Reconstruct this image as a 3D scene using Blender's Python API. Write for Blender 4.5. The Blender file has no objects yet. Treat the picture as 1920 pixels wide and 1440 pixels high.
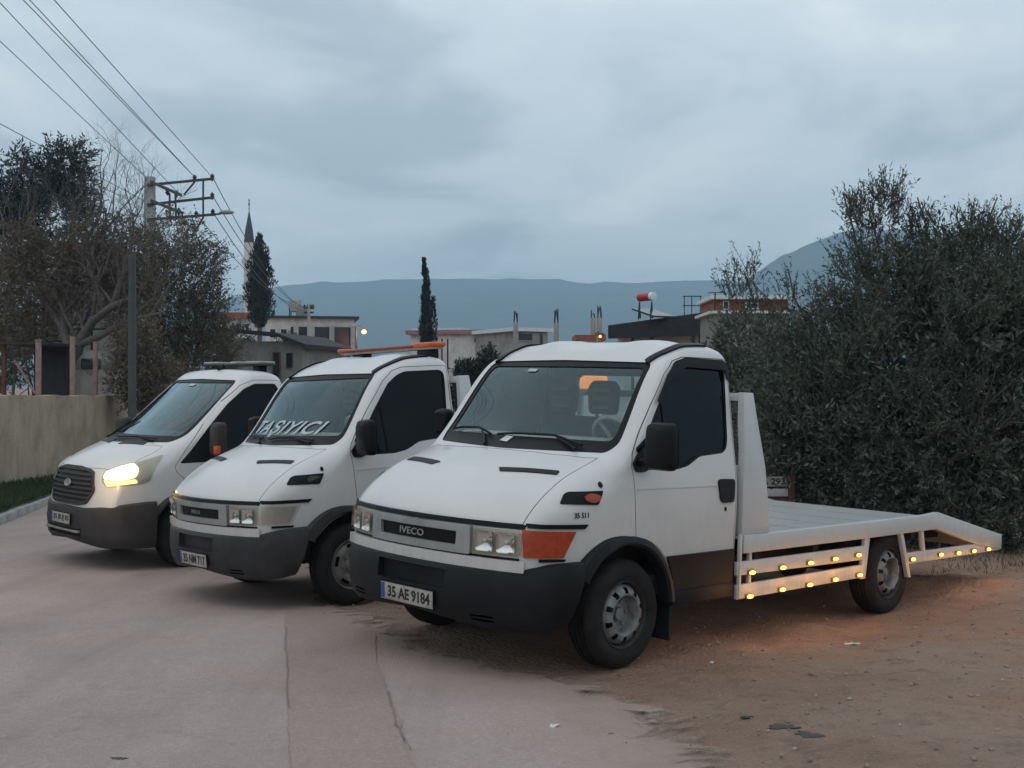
import bpy, bmesh, math, random
import numpy as np
from mathutils import Vector, Matrix
from mathutils.bvhtree import BVHTree
from mathutils.geometry import delaunay_2d_cdt

R = math.radians
scene = bpy.context.scene
COL = scene.collection
rng = random.Random(7)
nrng = np.random.default_rng(11)

# ------------------------------------------------------------------ camera
H = 1.60                      # height of the lens above the world origin
FPX = 2201.5                  # focal length in pixels of the 1920 px wide photograph
cam_d = bpy.data.cameras.new('camera'); cam = bpy.data.objects.new('camera', cam_d); COL.objects.link(cam)
cam_d.sensor_width = 36.0; cam_d.lens = 36.0 * FPX / 1920.0
cam_d.clip_start = 0.1; cam_d.clip_end = 20000
cam.location = (0, 0, H); cam.rotation_euler = (R(90), 0, 0)
scene.camera = cam

# ------------------------------------------------------------------ sky, sun, exposure
SUN_EL, SUN_AZ = R(60), R(-115)     # azimuth clockwise from +Y: high over the camera's left shoulder, behind thick cloud
world = bpy.data.worlds.new('World'); scene.world = world; world.use_nodes = True
nt = world.node_tree; nt.nodes.clear()
def wn(t, **k):
    n = nt.nodes.new(t)
    for a, b in k.items(): setattr(n, a, b)
    return n
w_out = wn('ShaderNodeOutputWorld'); w_bg = wn('ShaderNodeBackground'); w_bg.inputs['Strength'].default_value = 0.1
nt.links.new(w_bg.outputs[0], w_out.inputs['Surface'])
w_sky = wn('ShaderNodeTexSky'); w_sky.sky_type = 'NISHITA'; w_sky.sun_disc = False
w_sky.sun_elevation = SUN_EL; w_sky.sun_rotation = SUN_AZ; w_sky.air_density = 1.5; w_sky.dust_density = 3.0
tc = wn('ShaderNodeTexCoord'); sep = wn('ShaderNodeSeparateXYZ'); nt.links.new(tc.outputs['Generated'], sep.inputs[0])
zc = wn('ShaderNodeMath', operation='MAXIMUM'); nt.links.new(sep.outputs['Z'], zc.inputs[0]); zc.inputs[1].default_value = 0.0
za = wn('ShaderNodeMath', operation='ADD'); nt.links.new(zc.outputs[0], za.inputs[0]); za.inputs[1].default_value = 0.16
dv = wn('ShaderNodeVectorMath', operation='DIVIDE'); nt.links.new(tc.outputs['Generated'], dv.inputs[0])
cmb = wn('ShaderNodeCombineXYZ')
for i in range(3): nt.links.new(za.outputs[0], cmb.inputs[i])
nt.links.new(cmb.outputs[0], dv.inputs[1])
mp = wn('ShaderNodeMapping'); mp.inputs['Location'].default_value = (3.1, 0.4, 1.7); mp.inputs['Scale'].default_value = (1.0, 0.75, 1.0)
nt.links.new(dv.outputs[0], mp.inputs[0])
n1 = wn('ShaderNodeTexNoise'); n1.inputs['Scale'].default_value = 1.5; n1.inputs['Detail'].default_value = 7; n1.inputs['Roughness'].default_value = .52
n1.inputs['Distortion'].default_value = .35
nt.links.new(mp.outputs[0], n1.inputs['Vector'])
cr = wn('ShaderNodeValToRGB'); cr.color_ramp.interpolation = 'EASE'; e = cr.color_ramp.elements
e[0].position = .33; e[0].color = (.52, .62, .695, 1); e[1].position = .66; e[1].color = (.93, 1.0, 1.035, 1)
m_ = cr.color_ramp.elements.new(.48); m_.color = (.735, .84, .91, 1)
nt.links.new(n1.outputs['Fac'], cr.inputs[0])
# the cloud deck is thicker and greyer low down, brighter overhead
hr = wn('ShaderNodeMapRange'); hr.inputs[1].default_value = 0.0; hr.inputs[2].default_value = .30; hr.inputs[3].default_value = .74; hr.inputs[4].default_value = 1.0
nt.links.new(zc.outputs[0], hr.inputs[0])
sc10 = wn('ShaderNodeMath', operation='MULTIPLY'); nt.links.new(hr.outputs[0], sc10.inputs[0]); sc10.inputs[1].default_value = 10.0
vm = wn('ShaderNodeVectorMath', operation='SCALE'); nt.links.new(cr.outputs[0], vm.inputs[0]); nt.links.new(sc10.outputs[0], vm.inputs['Scale'])
mixs = wn('ShaderNodeMix', data_type='RGBA'); mixs.inputs[0].default_value = .94
nt.links.new(w_sky.outputs[0], mixs.inputs[6]); nt.links.new(vm.outputs[0], mixs.inputs[7])
nt.links.new(mixs.outputs[2], w_bg.inputs['Color'])

sun_d = bpy.data.lights.new('sun', 'SUN'); sun_d.energy = 0.3; sun_d.angle = R(100); sun_d.color = (1.0, .84, .70)
sun = bpy.data.objects.new('sun', sun_d); COL.objects.link(sun)
_d = Vector((math.sin(SUN_AZ) * math.cos(SUN_EL), math.cos(SUN_AZ) * math.cos(SUN_EL), math.sin(SUN_EL)))
sun.rotation_euler = (-_d).to_track_quat('-Z', 'Y').to_euler()
sun.location = (0, 0, 30)
vs = scene.view_settings; vs.view_transform = 'Standard'; vs.look = 'None'; vs.exposure = 0.0; vs.gamma = 1.0
scene.display_settings.display_device = 'sRGB'
cy = scene.cycles
cy.max_bounces = 6; cy.diffuse_bounces = 3; cy.glossy_bounces = 3; cy.transmission_bounces = 4; cy.transparent_max_bounces = 12; cy.volume_bounces = 1
cy.use_denoising = True
cy.sample_clamp_indirect = 4.0

# ------------------------------------------------------------------ helpers
def at(px, py, Y):
    """photo pixel + distance along the view -> world point"""
    return Vector(((px - 960) / FPX * Y, Y, H + (720 - py) / FPX * Y))

def pch(pts):
    """monotone cubic interpolator through (x, y) pairs"""
    pts = sorted(pts); x = np.array([p[0] for p in pts], float); y = np.array([p[1] for p in pts], float)
    h = np.diff(x); d = np.diff(y) / h; n = len(x); m = np.zeros(n)
    for i in range(1, n - 1):
        if d[i-1] * d[i] > 0:
            w1 = 2*h[i] + h[i-1]; w2 = h[i] + 2*h[i-1]; m[i] = (w1 + w2) / (w1/d[i-1] + w2/d[i])
    m[0], m[-1] = d[0], d[-1]
    def f(t):
        t = min(max(float(t), x[0]), x[-1]); i = min(max(int(np.searchsorted(x, t)) - 1, 0), n - 2)
        u = (t - x[i]) / h[i]
        return ((1+2*u)*(1-u)**2*y[i] + u*(1-u)**2*h[i]*m[i] + u*u*(3-2*u)*y[i+1] + u*u*(u-1)*h[i]*m[i+1])
    return f

def tag(o, label=None, cat=None, group=None, kind=None):
    if label: o['label'] = label
    if cat: o['category'] = cat
    if group: o['group'] = group
    if kind: o['kind'] = kind
    return o

def empty(name, label, cat, M=None, loc=None, group=None):
    o = bpy.data.objects.new(name, None); COL.objects.link(o); o.empty_display_size = .2
    if M is not None: o.matrix_world = M
    if loc is not None: o.location = loc
    return tag(o, label, cat, group)

def link_mesh(name, me, parent=None, label=None):
    o = bpy.data.objects.new(name, me); COL.objects.link(o)
    if parent is not None: o.parent = parent
    if label: o['label'] = label
    return o

class MB:
    """collects shapes; build() links them as one mesh object"""
    def __init__(s): s.v = []; s.f = []; s.m = []
    def add(s, vs, fs, mi=0):
        b = len(s.v); s.v.extend([tuple(p) for p in vs]); s.f.extend([tuple(b + i for i in f) for f in fs]); s.m.extend([mi] * len(fs)); return s
    def box(s, x0, x1, y0, y1, z0, z1, mi=0, M=None):
        vs = [Vector((x, y, z)) for x in (x0, x1) for y in (y0, y1) for z in (z0, z1)]
        if M is not None: vs = [M @ p for p in vs]
        return s.add(vs, [(0,1,3,2),(4,6,7,5),(0,4,5,1),(2,3,7,6),(0,2,6,4),(1,5,7,3)], mi)
    def bar(s, p, q, w, h, mi=0, up=(0,0,1)):
        p, q = Vector(p), Vector(q); d = (q - p).normalized(); u = Vector(up)
        r = d.cross(u)
        if r.length < 1e-4: r = d.cross(Vector((1,0,0)))
        r.normalize(); u = r.cross(d)
        vs = [c + r*a*w/2 + u*b*h/2 for c in (p, q) for a, b in ((-1,-1),(1,-1),(1,1),(-1,1))]
        return s.add(vs, [(0,3,2,1),(4,5,6,7),(0,1,5,4),(1,2,6,5),(2,3,7,6),(3,0,4,7)], mi)
    def prism(s, poly, axis, a, b, mi=0):
        """poly in the plane of the two other axes (x,y,z order), extruded along axis a..b"""
        def P(u, v, w): return {'x': (w, u, v), 'y': (u, w, v), 'z': (u, v, w)}[axis]
        n = len(poly); vs = [P(u, v, a) for u, v in poly] + [P(u, v, b) for u, v in poly]
        fs = [tuple(range(n)), tuple(range(2*n - 1, n - 1, -1))] + [(i, i + n, (i+1) % n + n, (i+1) % n) for i in range(n)]
        return s.add(vs, fs, mi)
    def tube(s, pts, r, n=8, mi=0, cap=True):
        pts = [Vector(p) for p in pts]; k = len(pts); rs = r if isinstance(r, (list, tuple)) else [r] * k
        vs = []; prev = None
        for i, p in enumerate(pts):
            d = (pts[min(i+1, k-1)] - pts[max(i-1, 0)]).normalized()
            u = prev - d * prev.dot(d) if prev is not None else d.orthogonal()
            if u.length < 1e-6: u = d.orthogonal()
            u.normalize(); prev = u; w = d.cross(u)
            vs += [p + (u*math.cos(2*math.pi*j/n) + w*math.sin(2*math.pi*j/n)) * rs[i] for j in range(n)]
        fs = [(i*n+j, i*n+(j+1) % n, (i+1)*n+(j+1) % n, (i+1)*n+j) for i in range(k-1) for j in range(n)]
        if cap: fs += [tuple(range(n-1, -1, -1)), tuple(range((k-1)*n, k*n))]
        return s.add(vs, fs, mi)
    def lathe(s, prof, n=32, M=None, mi=0, skip=None):
        """prof: (r, h) pairs turned about the local y axis (h along y)"""
        vs = []
        for r_, h in prof:
            for j in range(n):
                a = 2*math.pi*j/n; p = Vector((r_*math.cos(a), h, r_*math.sin(a))); vs.append(M @ p if M is not None else p)
        fs = []
        for i in range(len(prof)-1):
            for j in range(n):
                if skip and skip(i, j): continue
                fs.append((i*n+j, i*n+(j+1) % n, (i+1)*n+(j+1) % n, (i+1)*n+j))
        return s.add(vs, fs, mi)
    def ball(s, c, rx, ry=None, rz=None, n=12, m=8, mi=0):
        ry = ry or rx; rz = rz or rx; c = Vector(c); vs = []
        for i in range(m+1):
            t = math.pi*i/m
            for j in range(n):
                a = 2*math.pi*j/n; vs.append(c + Vector((rx*math.sin(t)*math.cos(a), ry*math.sin(t)*math.sin(a), rz*math.cos(t))))
        return s.add(vs, [(i*n+j, i*n+(j+1) % n, (i+1)*n+(j+1) % n, (i+1)*n+j) for i in range(m) for j in range(n)], mi)
    def mesh(s, name, mats, bevel=0, smooth=30, seg=2):
        me = bpy.data.meshes.new(name); me.from_pydata(s.v, [], s.f)
        for m in (mats if isinstance(mats, (list, tuple)) else [mats]): me.materials.append(m)
        me.polygons.foreach_set('material_index', s.m)
        bm = bmesh.new(); bm.from_mesh(me)
        bmesh.ops.remove_doubles(bm, verts=bm.verts, dist=1e-5)
        bmesh.ops.dissolve_degenerate(bm, edges=bm.edges, dist=1e-6)
        bmesh.ops.recalc_face_normals(bm, faces=bm.faces)
        if bevel:
            ed = [e_ for e_ in bm.edges if len(e_.link_faces) == 2 and e_.calc_face_angle(0) > R(35)]
            bmesh.ops.bevel(bm, geom=ed, offset=bevel, segments=seg, affect='EDGES', profile=.5, clamp_overlap=True)
        bm.to_mesh(me); bm.free()
        if smooth:
            me.polygons.foreach_set('use_smooth', [True] * len(me.polygons)); me.set_sharp_from_angle(angle=R(smooth))
        me.update(); return me
    def build(s, name, mats, parent=None, bevel=0, smooth=30, label=None, seg=2):
        return link_mesh(name, s.mesh(name, mats, bevel, smooth, seg), parent, label)

def text_mesh(txt, size, mat, depth=.002, shear=0.0, bold=0.0, name='lettering', space=1.0):
    cu = bpy.data.curves.new(name, 'FONT'); cu.body = txt; cu.size = size; cu.align_x = 'CENTER'; cu.align_y = 'CENTER'
    cu.extrude = depth; cu.shear = shear; cu.offset = bold; cu.space_character = space; cu.resolution_u = 3
    o = bpy.data.objects.new(name, cu); COL.objects.link(o)
    dg = bpy.context.evaluated_depsgraph_get()
    me = bpy.data.meshes.new_from_object(o.evaluated_get(dg)); me.name = name
    bpy.data.objects.remove(o); bpy.data.curves.remove(cu)
    me.materials.clear(); me.materials.append(mat)
    return me

def text_fit(me, w, h):
    co = np.empty(len(me.vertices)*3); me.vertices.foreach_get('co', co); co = co.reshape(-1, 3)
    lo, hi = co.min(0), co.max(0); c = (lo + hi) / 2
    co[:, 0] = (co[:, 0] - c[0]) * w / (hi[0] - lo[0]); co[:, 1] = (co[:, 1] - c[1]) * h / (hi[1] - lo[1])
    me.vertices.foreach_set('co', co.ravel()); me.update(); return me
# ------------------------------------------------------------------ materials
def newmat(name):
    m = bpy.data.materials.new(name); m.use_nodes = True; t = m.node_tree
    return m, t, t.nodes['Principled BSDF'], t.nodes['Material Output']
def N(t, ty, **k):
    n = t.nodes.new(ty)
    for a, b in k.items(): setattr(n, a, b)
    return n
def coords(t, scale=(1,1,1), obj=True):
    tcn = N(t, 'ShaderNodeTexCoord'); mpn = N(t, 'ShaderNodeMapping'); mpn.inputs['Scale'].default_value = scale
    t.links.new(tcn.outputs['Object' if obj else 'Generated'], mpn.inputs[0]); return mpn.outputs[0]
def noise(t, vec, scale, detail=4, rough=.55, dist=0):
    n = N(t, 'ShaderNodeTexNoise'); n.inputs['Scale'].default_value = scale; n.inputs['Detail'].default_value = detail
    n.inputs['Roughness'].default_value = rough; n.inputs['Distortion'].default_value = dist
    if vec is not None: t.links.new(vec, n.inputs['Vector'])
    return n.outputs['Fac']
def ramp(t, fac, stops):
    r_ = N(t, 'ShaderNodeValToRGB'); els = r_.color_ramp.elements
    while len(els) < len(stops): els.new(.5)
    for el, (p, c) in zip(els, stops): el.position = p; el.color = (*c, 1) if len(c) == 3 else c
    t.links.new(fac, r_.inputs[0]); return r_.outputs[0]
def mixc(t, fac, a, b, mode='MIX'):
    m = N(t, 'ShaderNodeMix', data_type='RGBA', blend_type=mode)
    for sock, v in ((m.inputs[0], fac), (m.inputs[6], a), (m.inputs[7], b)):
        if hasattr(v, 'is_linked'): t.links.new(v, sock)
        elif isinstance(v, (int, float)): sock.default_value = v
        else: sock.default_value = (*v, 1)
    return m.outputs[2]
def bump(t, h, strength, dist, bsdf, normal=None):
    b = N(t, 'ShaderNodeBump'); b.inputs['Strength'].default_value = strength; b.inputs['Distance'].default_value = dist
    t.links.new(h, b.inputs['Height'])
    if normal is not None: t.links.new(normal, b.inputs['Normal'])
    t.links.new(b.outputs[0], bsdf.inputs['Normal']); return b.outputs[0]

def plain(name, col, rough=.6, metal=0, var=.12, scale=6, bmp=0, coat=0, spec=.5):
    m, t, b, o = newmat(name); v = coords(t)
    f = noise(t, v, scale, 5, .6)
    lo = tuple(c * (1 - var) for c in col); hi = tuple(min(1, c * (1 + var)) for c in col)
    t.links.new(ramp(t, f, [(.3, lo), (.7, hi)]), b.inputs['Base Color'])
    b.inputs['Roughness'].default_value = rough; b.inputs['Metallic'].default_value = metal
    b.inputs['Coat Weight'].default_value = coat; b.inputs['Specular IOR Level'].default_value = spec
    if bmp: bump(t, noise(t, v, scale*12, 4), bmp, .01, b)
    return m

def paint_white(name, col=(.645, .628, .615), dirt=.85, coat=.5):
    """old white vehicle paint: faint waviness, grime that gathers low down, road film"""
    m, t, b, o = newmat(name); v = coords(t)
    f1 = noise(t, v, 2.2, 6, .6); f2 = noise(t, coords(t, (1, 1, .25)), 22, 5, .65)
    base = ramp(t, f1, [(.3, tuple(c*.93 for c in col)), (.7, col)])
    sp = N(t, 'ShaderNodeSeparateXYZ'); t.links.new(coords(t), sp.inputs[0])
    mr = N(t, 'ShaderNodeMapRange'); mr.inputs[1].default_value = 1.15; mr.inputs[2].default_value = .35; mr.inputs[3].default_value = 0; mr.inputs[4].default_value = 1
    t.links.new(sp.outputs['Z'], mr.inputs[0])
    mm = N(t, 'ShaderNodeMath', operation='MULTIPLY'); t.links.new(mr.outputs[0], mm.inputs[0]); t.links.new(f2, mm.inputs[1])
    m2 = N(t, 'ShaderNodeMath', operation='MULTIPLY'); t.links.new(mm.outputs[0], m2.inputs[0]); m2.inputs[1].default_value = dirt
    col2 = mixc(t, m2.outputs[0], base, (.30, .25, .20))
    # sparse chips and stains
    vz = N(t, 'ShaderNodeTexVoronoi'); vz.inputs['Scale'].default_value = 9; t.links.new(v, vz.inputs['Vector'])
    ch = ramp(t, vz.outputs['Distance'], [(.0, (1,1,1)), (.035, (0,0,0))])
    ms = N(t, 'ShaderNodeMath', operation='MULTIPLY'); t.links.new(ch, ms.inputs[0]); t.links.new(noise(t, v, 3.0, 2), ms.inputs[1])
    mt_ = N(t, 'ShaderNodeMath', operation='MULTIPLY'); t.links.new(ms.outputs[0], mt_.inputs[0]); mt_.inputs[1].default_value = .5
    t.links.new(mixc(t, mt_.outputs[0], col2, (.25, .22, .19)), b.inputs['Base Color'])
    t.links.new(ramp(t, f2, [(.3, (.30,)*3), (.75, (.52,)*3)]), b.inputs['Roughness'])
    b.inputs['Coat Weight'].default_value = coat; b.inputs['Coat Roughness'].default_value = .08
    bump(t, noise(t, v, 3.5, 2), .05, .02, b)
    return m

def glass(name, tint, ior=1.5, rough=.02, film=0.0, refl=1.0, gcol=(.72, .93, 1)):
    """thin pane: tinted see-through plus mirror reflection by angle, with a dusty film"""
    m, t, b, o = newmat(name); t.nodes.remove(b)
    tr = N(t, 'ShaderNodeBsdfTransparent'); tr.inputs[0].default_value = (*tint, 1)
    gl = N(t, 'ShaderNodeBsdfGlossy'); gl.inputs['Roughness'].default_value = rough; gl.inputs['Color'].default_value = (*gcol, 1)
    fr = N(t, 'ShaderNodeFresnel'); fr.inputs['IOR'].default_value = ior
    mx = N(t, 'ShaderNodeMixShader'); fm = N(t, 'ShaderNodeMath', operation='MULTIPLY', use_clamp=True); fm.inputs[1].default_value = refl; t.links.new(fr.outputs[0], fm.inputs[0])
    gb = N(t, 'ShaderNodeNewGeometry'); iv = N(t, 'ShaderNodeMath', operation='SUBTRACT'); iv.inputs[0].default_value = 1; t.links.new(gb.outputs['Backfacing'], iv.inputs[1])
    fb = N(t, 'ShaderNodeMath', operation='MULTIPLY'); t.links.new(fm.outputs[0], fb.inputs[0]); t.links.new(iv.outputs[0], fb.inputs[1]); t.links.new(fb.outputs[0], mx.inputs[0]); t.links.new(tr.outputs[0], mx.inputs[1]); t.links.new(gl.outputs[0], mx.inputs[2])
    last = mx.outputs[0]
    if film:
        df = N(t, 'ShaderNodeBsdfDiffuse'); df.inputs[0].default_value = (.45, .45, .44, 1)
        f = noise(t, coords(t), 5, 6, .65); mr = N(t, 'ShaderNodeMapRange'); t.links.new(f, mr.inputs[0])
        mr.inputs[1].default_value = .3; mr.inputs[2].default_value = .8; mr.inputs[3].default_value = 0; mr.inputs[4].default_value = film
        m2 = N(t, 'ShaderNodeMixShader'); t.links.new(mr.outputs[0], m2.inputs[0]); t.links.new(last, m2.inputs[1]); t.links.new(df.outputs[0], m2.inputs[2]); last = m2.outputs[0]
    t.links.new(last, o.inputs['Surface']); return m

def emit(name, col, strength):
    m, t, b, o = newmat(name)
    b.inputs['Base Color'].default_value = (*[min(1, c*.8) for c in col], 1); b.inputs['Emission Color'].default_value = (*col, 1); b.inputs['Emission Strength'].default_value = strength
    return m

def leafmat(name, c0, c1, c2, trans=.25):
    m, t, b, o = newmat(name)
    gi = N(t, 'ShaderNodeNewGeometry')
    c = ramp(t, gi.outputs['Random Per Island'], [(0, c0), (.55, c1), (1, c2)])
    t.links.new(c, b.inputs['Base Color']); b.inputs['Roughness'].default_value = .55; b.inputs['Specular IOR Level'].default_value = .35
    if trans:
        tl = N(t, 'ShaderNodeBsdfTranslucent'); t.links.new(c, tl.inputs[0])
        mx = N(t, 'ShaderNodeMixShader'); mx.inputs[0].default_value = trans
        t.links.new(b.outputs[0], mx.inputs[1]); t.links.new(tl.outputs[0], mx.inputs[2]); t.links.new(mx.outputs[0], o.inputs['Surface'])
    return m

M = {}
M['paint'] = paint_white('white_paint')
M['paint_deck'] = paint_white('white_deck_paint', (.575, .585, .59), .7, 0)
M['paint_van'] = paint_white('white_van_paint', (.66, .645, .63), .6)
M['deck_floor'] = mat_worn = paint_white('worn_deck_floor', (.40, .415, .42), .9, 0)
M['cabin'] = plain('cabin_trim', (.045, .045, .05), .8)
M['bumper'] = plain('dark_bumper_plastic', (.012, .0125, .0145), .55, var=.55, scale=2.2, bmp=.08, spec=.2)
M['bumper_grey'] = plain('grey_bumper_plastic', (.034, .033, .034), .6, var=.45, scale=3, bmp=.08, spec=.3)
M['bumper_van'] = plain('brown_grey_bumper_plastic', (.042, .036, .033), .62, var=.3, scale=4, bmp=.08, spec=.3)
M['black'] = plain('black_trim', (.006, .006, .007), .45, spec=.18)
M['rubber'] = plain('tyre_rubber', (.020, .0185, .018), .85, var=.4, scale=9, bmp=.3, spec=.2)
M['steel'] = plain('painted_rim_steel', (.19, .19, .19), .5, .3, var=.45, scale=12)
M['steel_worn'] = plain('worn_rim_steel', (.17, .165, .155), .55, .3, var=.45, scale=12)
M['chrome'] = plain('lamp_reflector', (.8, .8, .8), .12, 1.0, var=.05)
M['silver'] = plain('silver_grille_plastic', (.33, .32, .31), .42, .35, var=.15, scale=8)
M['lampbowl'] = plain('lamp_housing', (.50, .46, .39), .3, .4)
M['glass'] = glass('windscreen_glass', (.84, .90, .90), 1.52, film=.03, refl=1.2)
M['glass_dark'] = glass('tinted_window_film', (.05, .055, .065), 1.32, gcol=(.75, .82, .9))
M['glass_van'] = glass('van_windscreen_glass', (.48, .53, .55), 1.52, film=.03, refl=1.35)
M['lens'] = glass('clear_lamp_lens', (.92, .92, .90), 1.45, .04, film=.10, gcol=(1, .97, .93))
M['amber'] = plain('amber_lens', (.36, .048, .012), .15, var=.2, scale=30)
_t = M['amber'].node_tree; _w = N(_t, 'ShaderNodeTexWave'); _w.inputs['Scale'].default_value = 26; _w.bands_direction = 'Z'; _t.links.new(coords(_t), _w.inputs['Vector']); bump(_t, _w.outputs['Fac'], .22, .003, _t.nodes['Principled BSDF'])
M['amber_lit'] = plain('orange_lightbar_plastic', (.60, .10, .02), .3)  # also on the low lamp post, where the orange stands in for lamplight
M['red_dark'] = plain('red_lightbar_lens', (.30, .035, .018), .25)
M['dash'] = plain('beige_dashboard', (.36, .32, .27), .7)
M['seat'] = plain('grey_seat_fabric', (.07, .078, .085), .9)
M['seat_light'] = plain('pale_seat_fabric', (.22, .24, .25), .9)
M['plate'] = plain('number_plate_white', (.37, .335, .29), .55, var=.3, scale=9)
M['plate_blue'] = plain('number_plate_blue', (.03, .07, .28), .5)
M['ink'] = plain('black_ink', (.012, .012, .012), .6)
M['sticker'] = plain('white_sticker_vinyl', (.46, .50, .52), .6)
M['metal_dark'] = plain('dark_chassis_metal', (.02, .019, .018), .8, var=.4)
M['rusty'] = plain('rusty_red_metal', (.11, .045, .035), .85, var=.4)
M['led'] = emit('amber_marker_lens', (1.0, .40, .05), 8.0)
M['led_body'] = plain('marker_light_body', (.30, .16, .05), .4)
M['headlamp'] = emit('lit_headlamp', (1.0, .62, .22), 14.0)
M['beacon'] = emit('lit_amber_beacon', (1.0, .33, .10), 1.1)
M['drl'] = emit('lit_daytime_lamp', (1.0, .50, .12), 4.0)

def mat_concrete(name, col, streak=.5, scale=1.0):
    m, t, b, o = newmat(name); v = coords(t)
    f = noise(t, v, 1.3*scale, 8, .65, .4); g = noise(t, coords(t, (1, 1, .18)), 3.5*scale, 6, .7); h = noise(t, v, 30*scale, 4, .6)
    c = ramp(t, f, [(.28, tuple(x*.62 for x in col)), (.5, col), (.75, tuple(min(1, x*1.3) for x in col))])
    c = mixc(t, ramp(t, g, [(.45, (0,0,0)), (.75, (streak,)*3)]), c, tuple(x*.38 for x in col))
    c = mixc(t, .35, c, ramp(t, h, [(.3, (.25,)*3), (.7, (.75,)*3)]), 'SOFT_LIGHT')
    t.links.new(c, b.inputs['Base Color']); b.inputs['Roughness'].default_value = .9
    ad = N(t, 'ShaderNodeMath', operation='ADD'); t.links.new(f, ad.inputs[0]); t.links.new(h, ad.inputs[1])
    bump(t, ad.outputs[0], .5, .03, b); return m
M['wall'] = mat_concrete('weathered_wall_render', (.345, .28, .20), .25)
M['concrete'] = mat_concrete('grey_concrete', (.30, .29, .27), .4)
M['concrete_pole'] = mat_concrete('pale_pole_concrete', (.36, .37, .37), .3)
M['kerb'] = mat_concrete('kerb_concrete', (.33, .33, .31), .3, 2)
M['house_white'] = mat_concrete('whitewashed_wall', (.60, .58, .56), .25)
M['house_grey'] = mat_concrete('grey_house_render', (.22, .22, .20), .4)
M['house_red'] = mat_concrete('red_brick_wall', (.24, .085, .06), .3)
M['dark_roof'] = plain('dark_tarred_roof', (.022, .02, .024), .8, var=.3)
M['roof_white'] = plain('pale_metal_roof', (.62, .65, .66), .5)
M['roof_tile'] = plain('terracotta_roof', (.25, .09, .055), .85, var=.3)
M['hole'] = plain('dark_window_glass', (.02, .023, .028), .25)
M['pink'] = plain('faded_pink_post_paint', (.27, .17, .16), .75, var=.25)
M['iron'] = plain('dark_iron', (.025, .026, .03), .7)
M['pole_green'] = plain('grey_green_pole_paint', (.045, .055, .055), .6, var=.2)
M['insul'] = plain('brown_insulator', (.04, .032, .03), .35)
M['wire'] = plain('cable', (.05, .055, .06), .6)
M['lead'] = plain('lead_spire', (.03, .04, .065), .6)
M['minaret'] = plain('minaret_stone', (.55, .56, .56), .8)
M['redtank'] = plain('red_tank_paint', (.42, .03, .035), .4)
M['whitetank'] = plain('white_tank_end', (.72, .72, .72), .4)
M['solar'] = plain('solar_panel_glass', (.03, .035, .05), .2)
M['bark'] = plain('grey_bark', (.115, .098, .088), .9, var=.35, scale=10, bmp=.5)
M['bark_olive'] = plain('olive_bark', (.085, .074, .064), .9, var=.35, scale=10, bmp=.5)
M['lamp_warm'] = emit('lit_street_lamp', (1.0, .40, .13), 3.5)
M['paper'] = plain('litter_paper', (.62, .60, .58), .8)
M['stone'] = plain('pebble_stone', (.24, .20, .175), .9, var=.4)
M['oil'] = plain('dark_damp_soil', (.03, .027, .026), .5)

# foliage
M['olive'] = leafmat('olive_leaf', (.058, .070, .050), (.090, .104, .078), (.150, .165, .135))
M['pine'] = leafmat('pine_needles', (.024, .042, .045), (.036, .058, .060), (.058, .082, .080), .1)
M['brown_leaf'] = leafmat('withered_leaf', (.115, .085, .062), (.175, .135, .098), (.125, .12, .08))
M['bush_leaf'] = leafmat('dull_shrub_leaf', (.085, .083, .055), (.13, .122, .08), (.18, .15, .10))
M['cypress'] = leafmat('cypress_foliage', (.014, .025, .026), (.022, .034, .034), (.034, .046, .044), .05)
M['grass'] = leafmat('grass_blade', (.030, .055, .020), (.048, .085, .030), (.08, .105, .045))
M['far_tree'] = leafmat('distant_foliage', (.018, .024, .022), (.028, .034, .03), (.04, .045, .04), .05)
# ------------------------------------------------------------------ vehicle poses (truck frame: x forward, y left, z up, origin under the front axle)
def pose(yaw, X, Y, Z, nx, ny):
    n_ = Vector((nx, ny, 1)).normalized(); fwd = Vector((math.cos(yaw), math.sin(yaw), 0)); fwd = (fwd - n_ * fwd.dot(n_)).normalized()
    left = n_.cross(fwd)
    m = Matrix(((fwd.x, left.x, n_.x, X), (fwd.y, left.y, n_.y, Y), (fwd.z, left.z, n_.z, Z + H), (0, 0, 0, 1))); return m
POSE1 = pose(R(-135.498), .0453, 8.161, -1.8039, .03546, .00882)
POSE2 = pose(R(-139.656), -1.9501, 10.7843, -1.9098, -.03817, -.0054)
POSE3 = pose(R(-137.763), -4.1458, 13.465, -1.9914, .0169, .0109)
WB = 3.47

# ------------------------------------------------------------------ lie of the land
def base_h(x, y):
    yy = np.where(y > 38, 38 + 6 * np.tanh((y - 38) / 6), y)
    return H - 1.474 - .04 * yy
_cp = []
for P_ in (POSE1, POSE2, POSE3):
    for lx, lz in ((0, 0), (-WB, -.015)):
        for ly in (.86, -.86): _cp.append(P_ @ Vector((lx, ly, lz)))
_cx = np.array([p.x for p in _cp]); _cy = np.array([p.y for p in _cp]); _cz = np.array([p.z for p in _cp])
_SG = 1.15
_K = np.exp(-((_cx[:, None] - _cx)**2 + (_cy[:, None] - _cy)**2) / (2*_SG**2))
_wt = np.linalg.solve(_K + 1e-4*np.eye(len(_cx)), _cz - base_h(_cx, _cy))
def hgt(x, y):
    x = np.asarray(x, float); y = np.asarray(y, float)
    z = base_h(x, y)
    for a, b, w in zip(_cx, _cy, _wt): z = z + w * np.exp(-((x-a)**2 + (y-b)**2) / (2*_SG**2))
    return z
def hz(x, y): return float(hgt(x, y))

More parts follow.
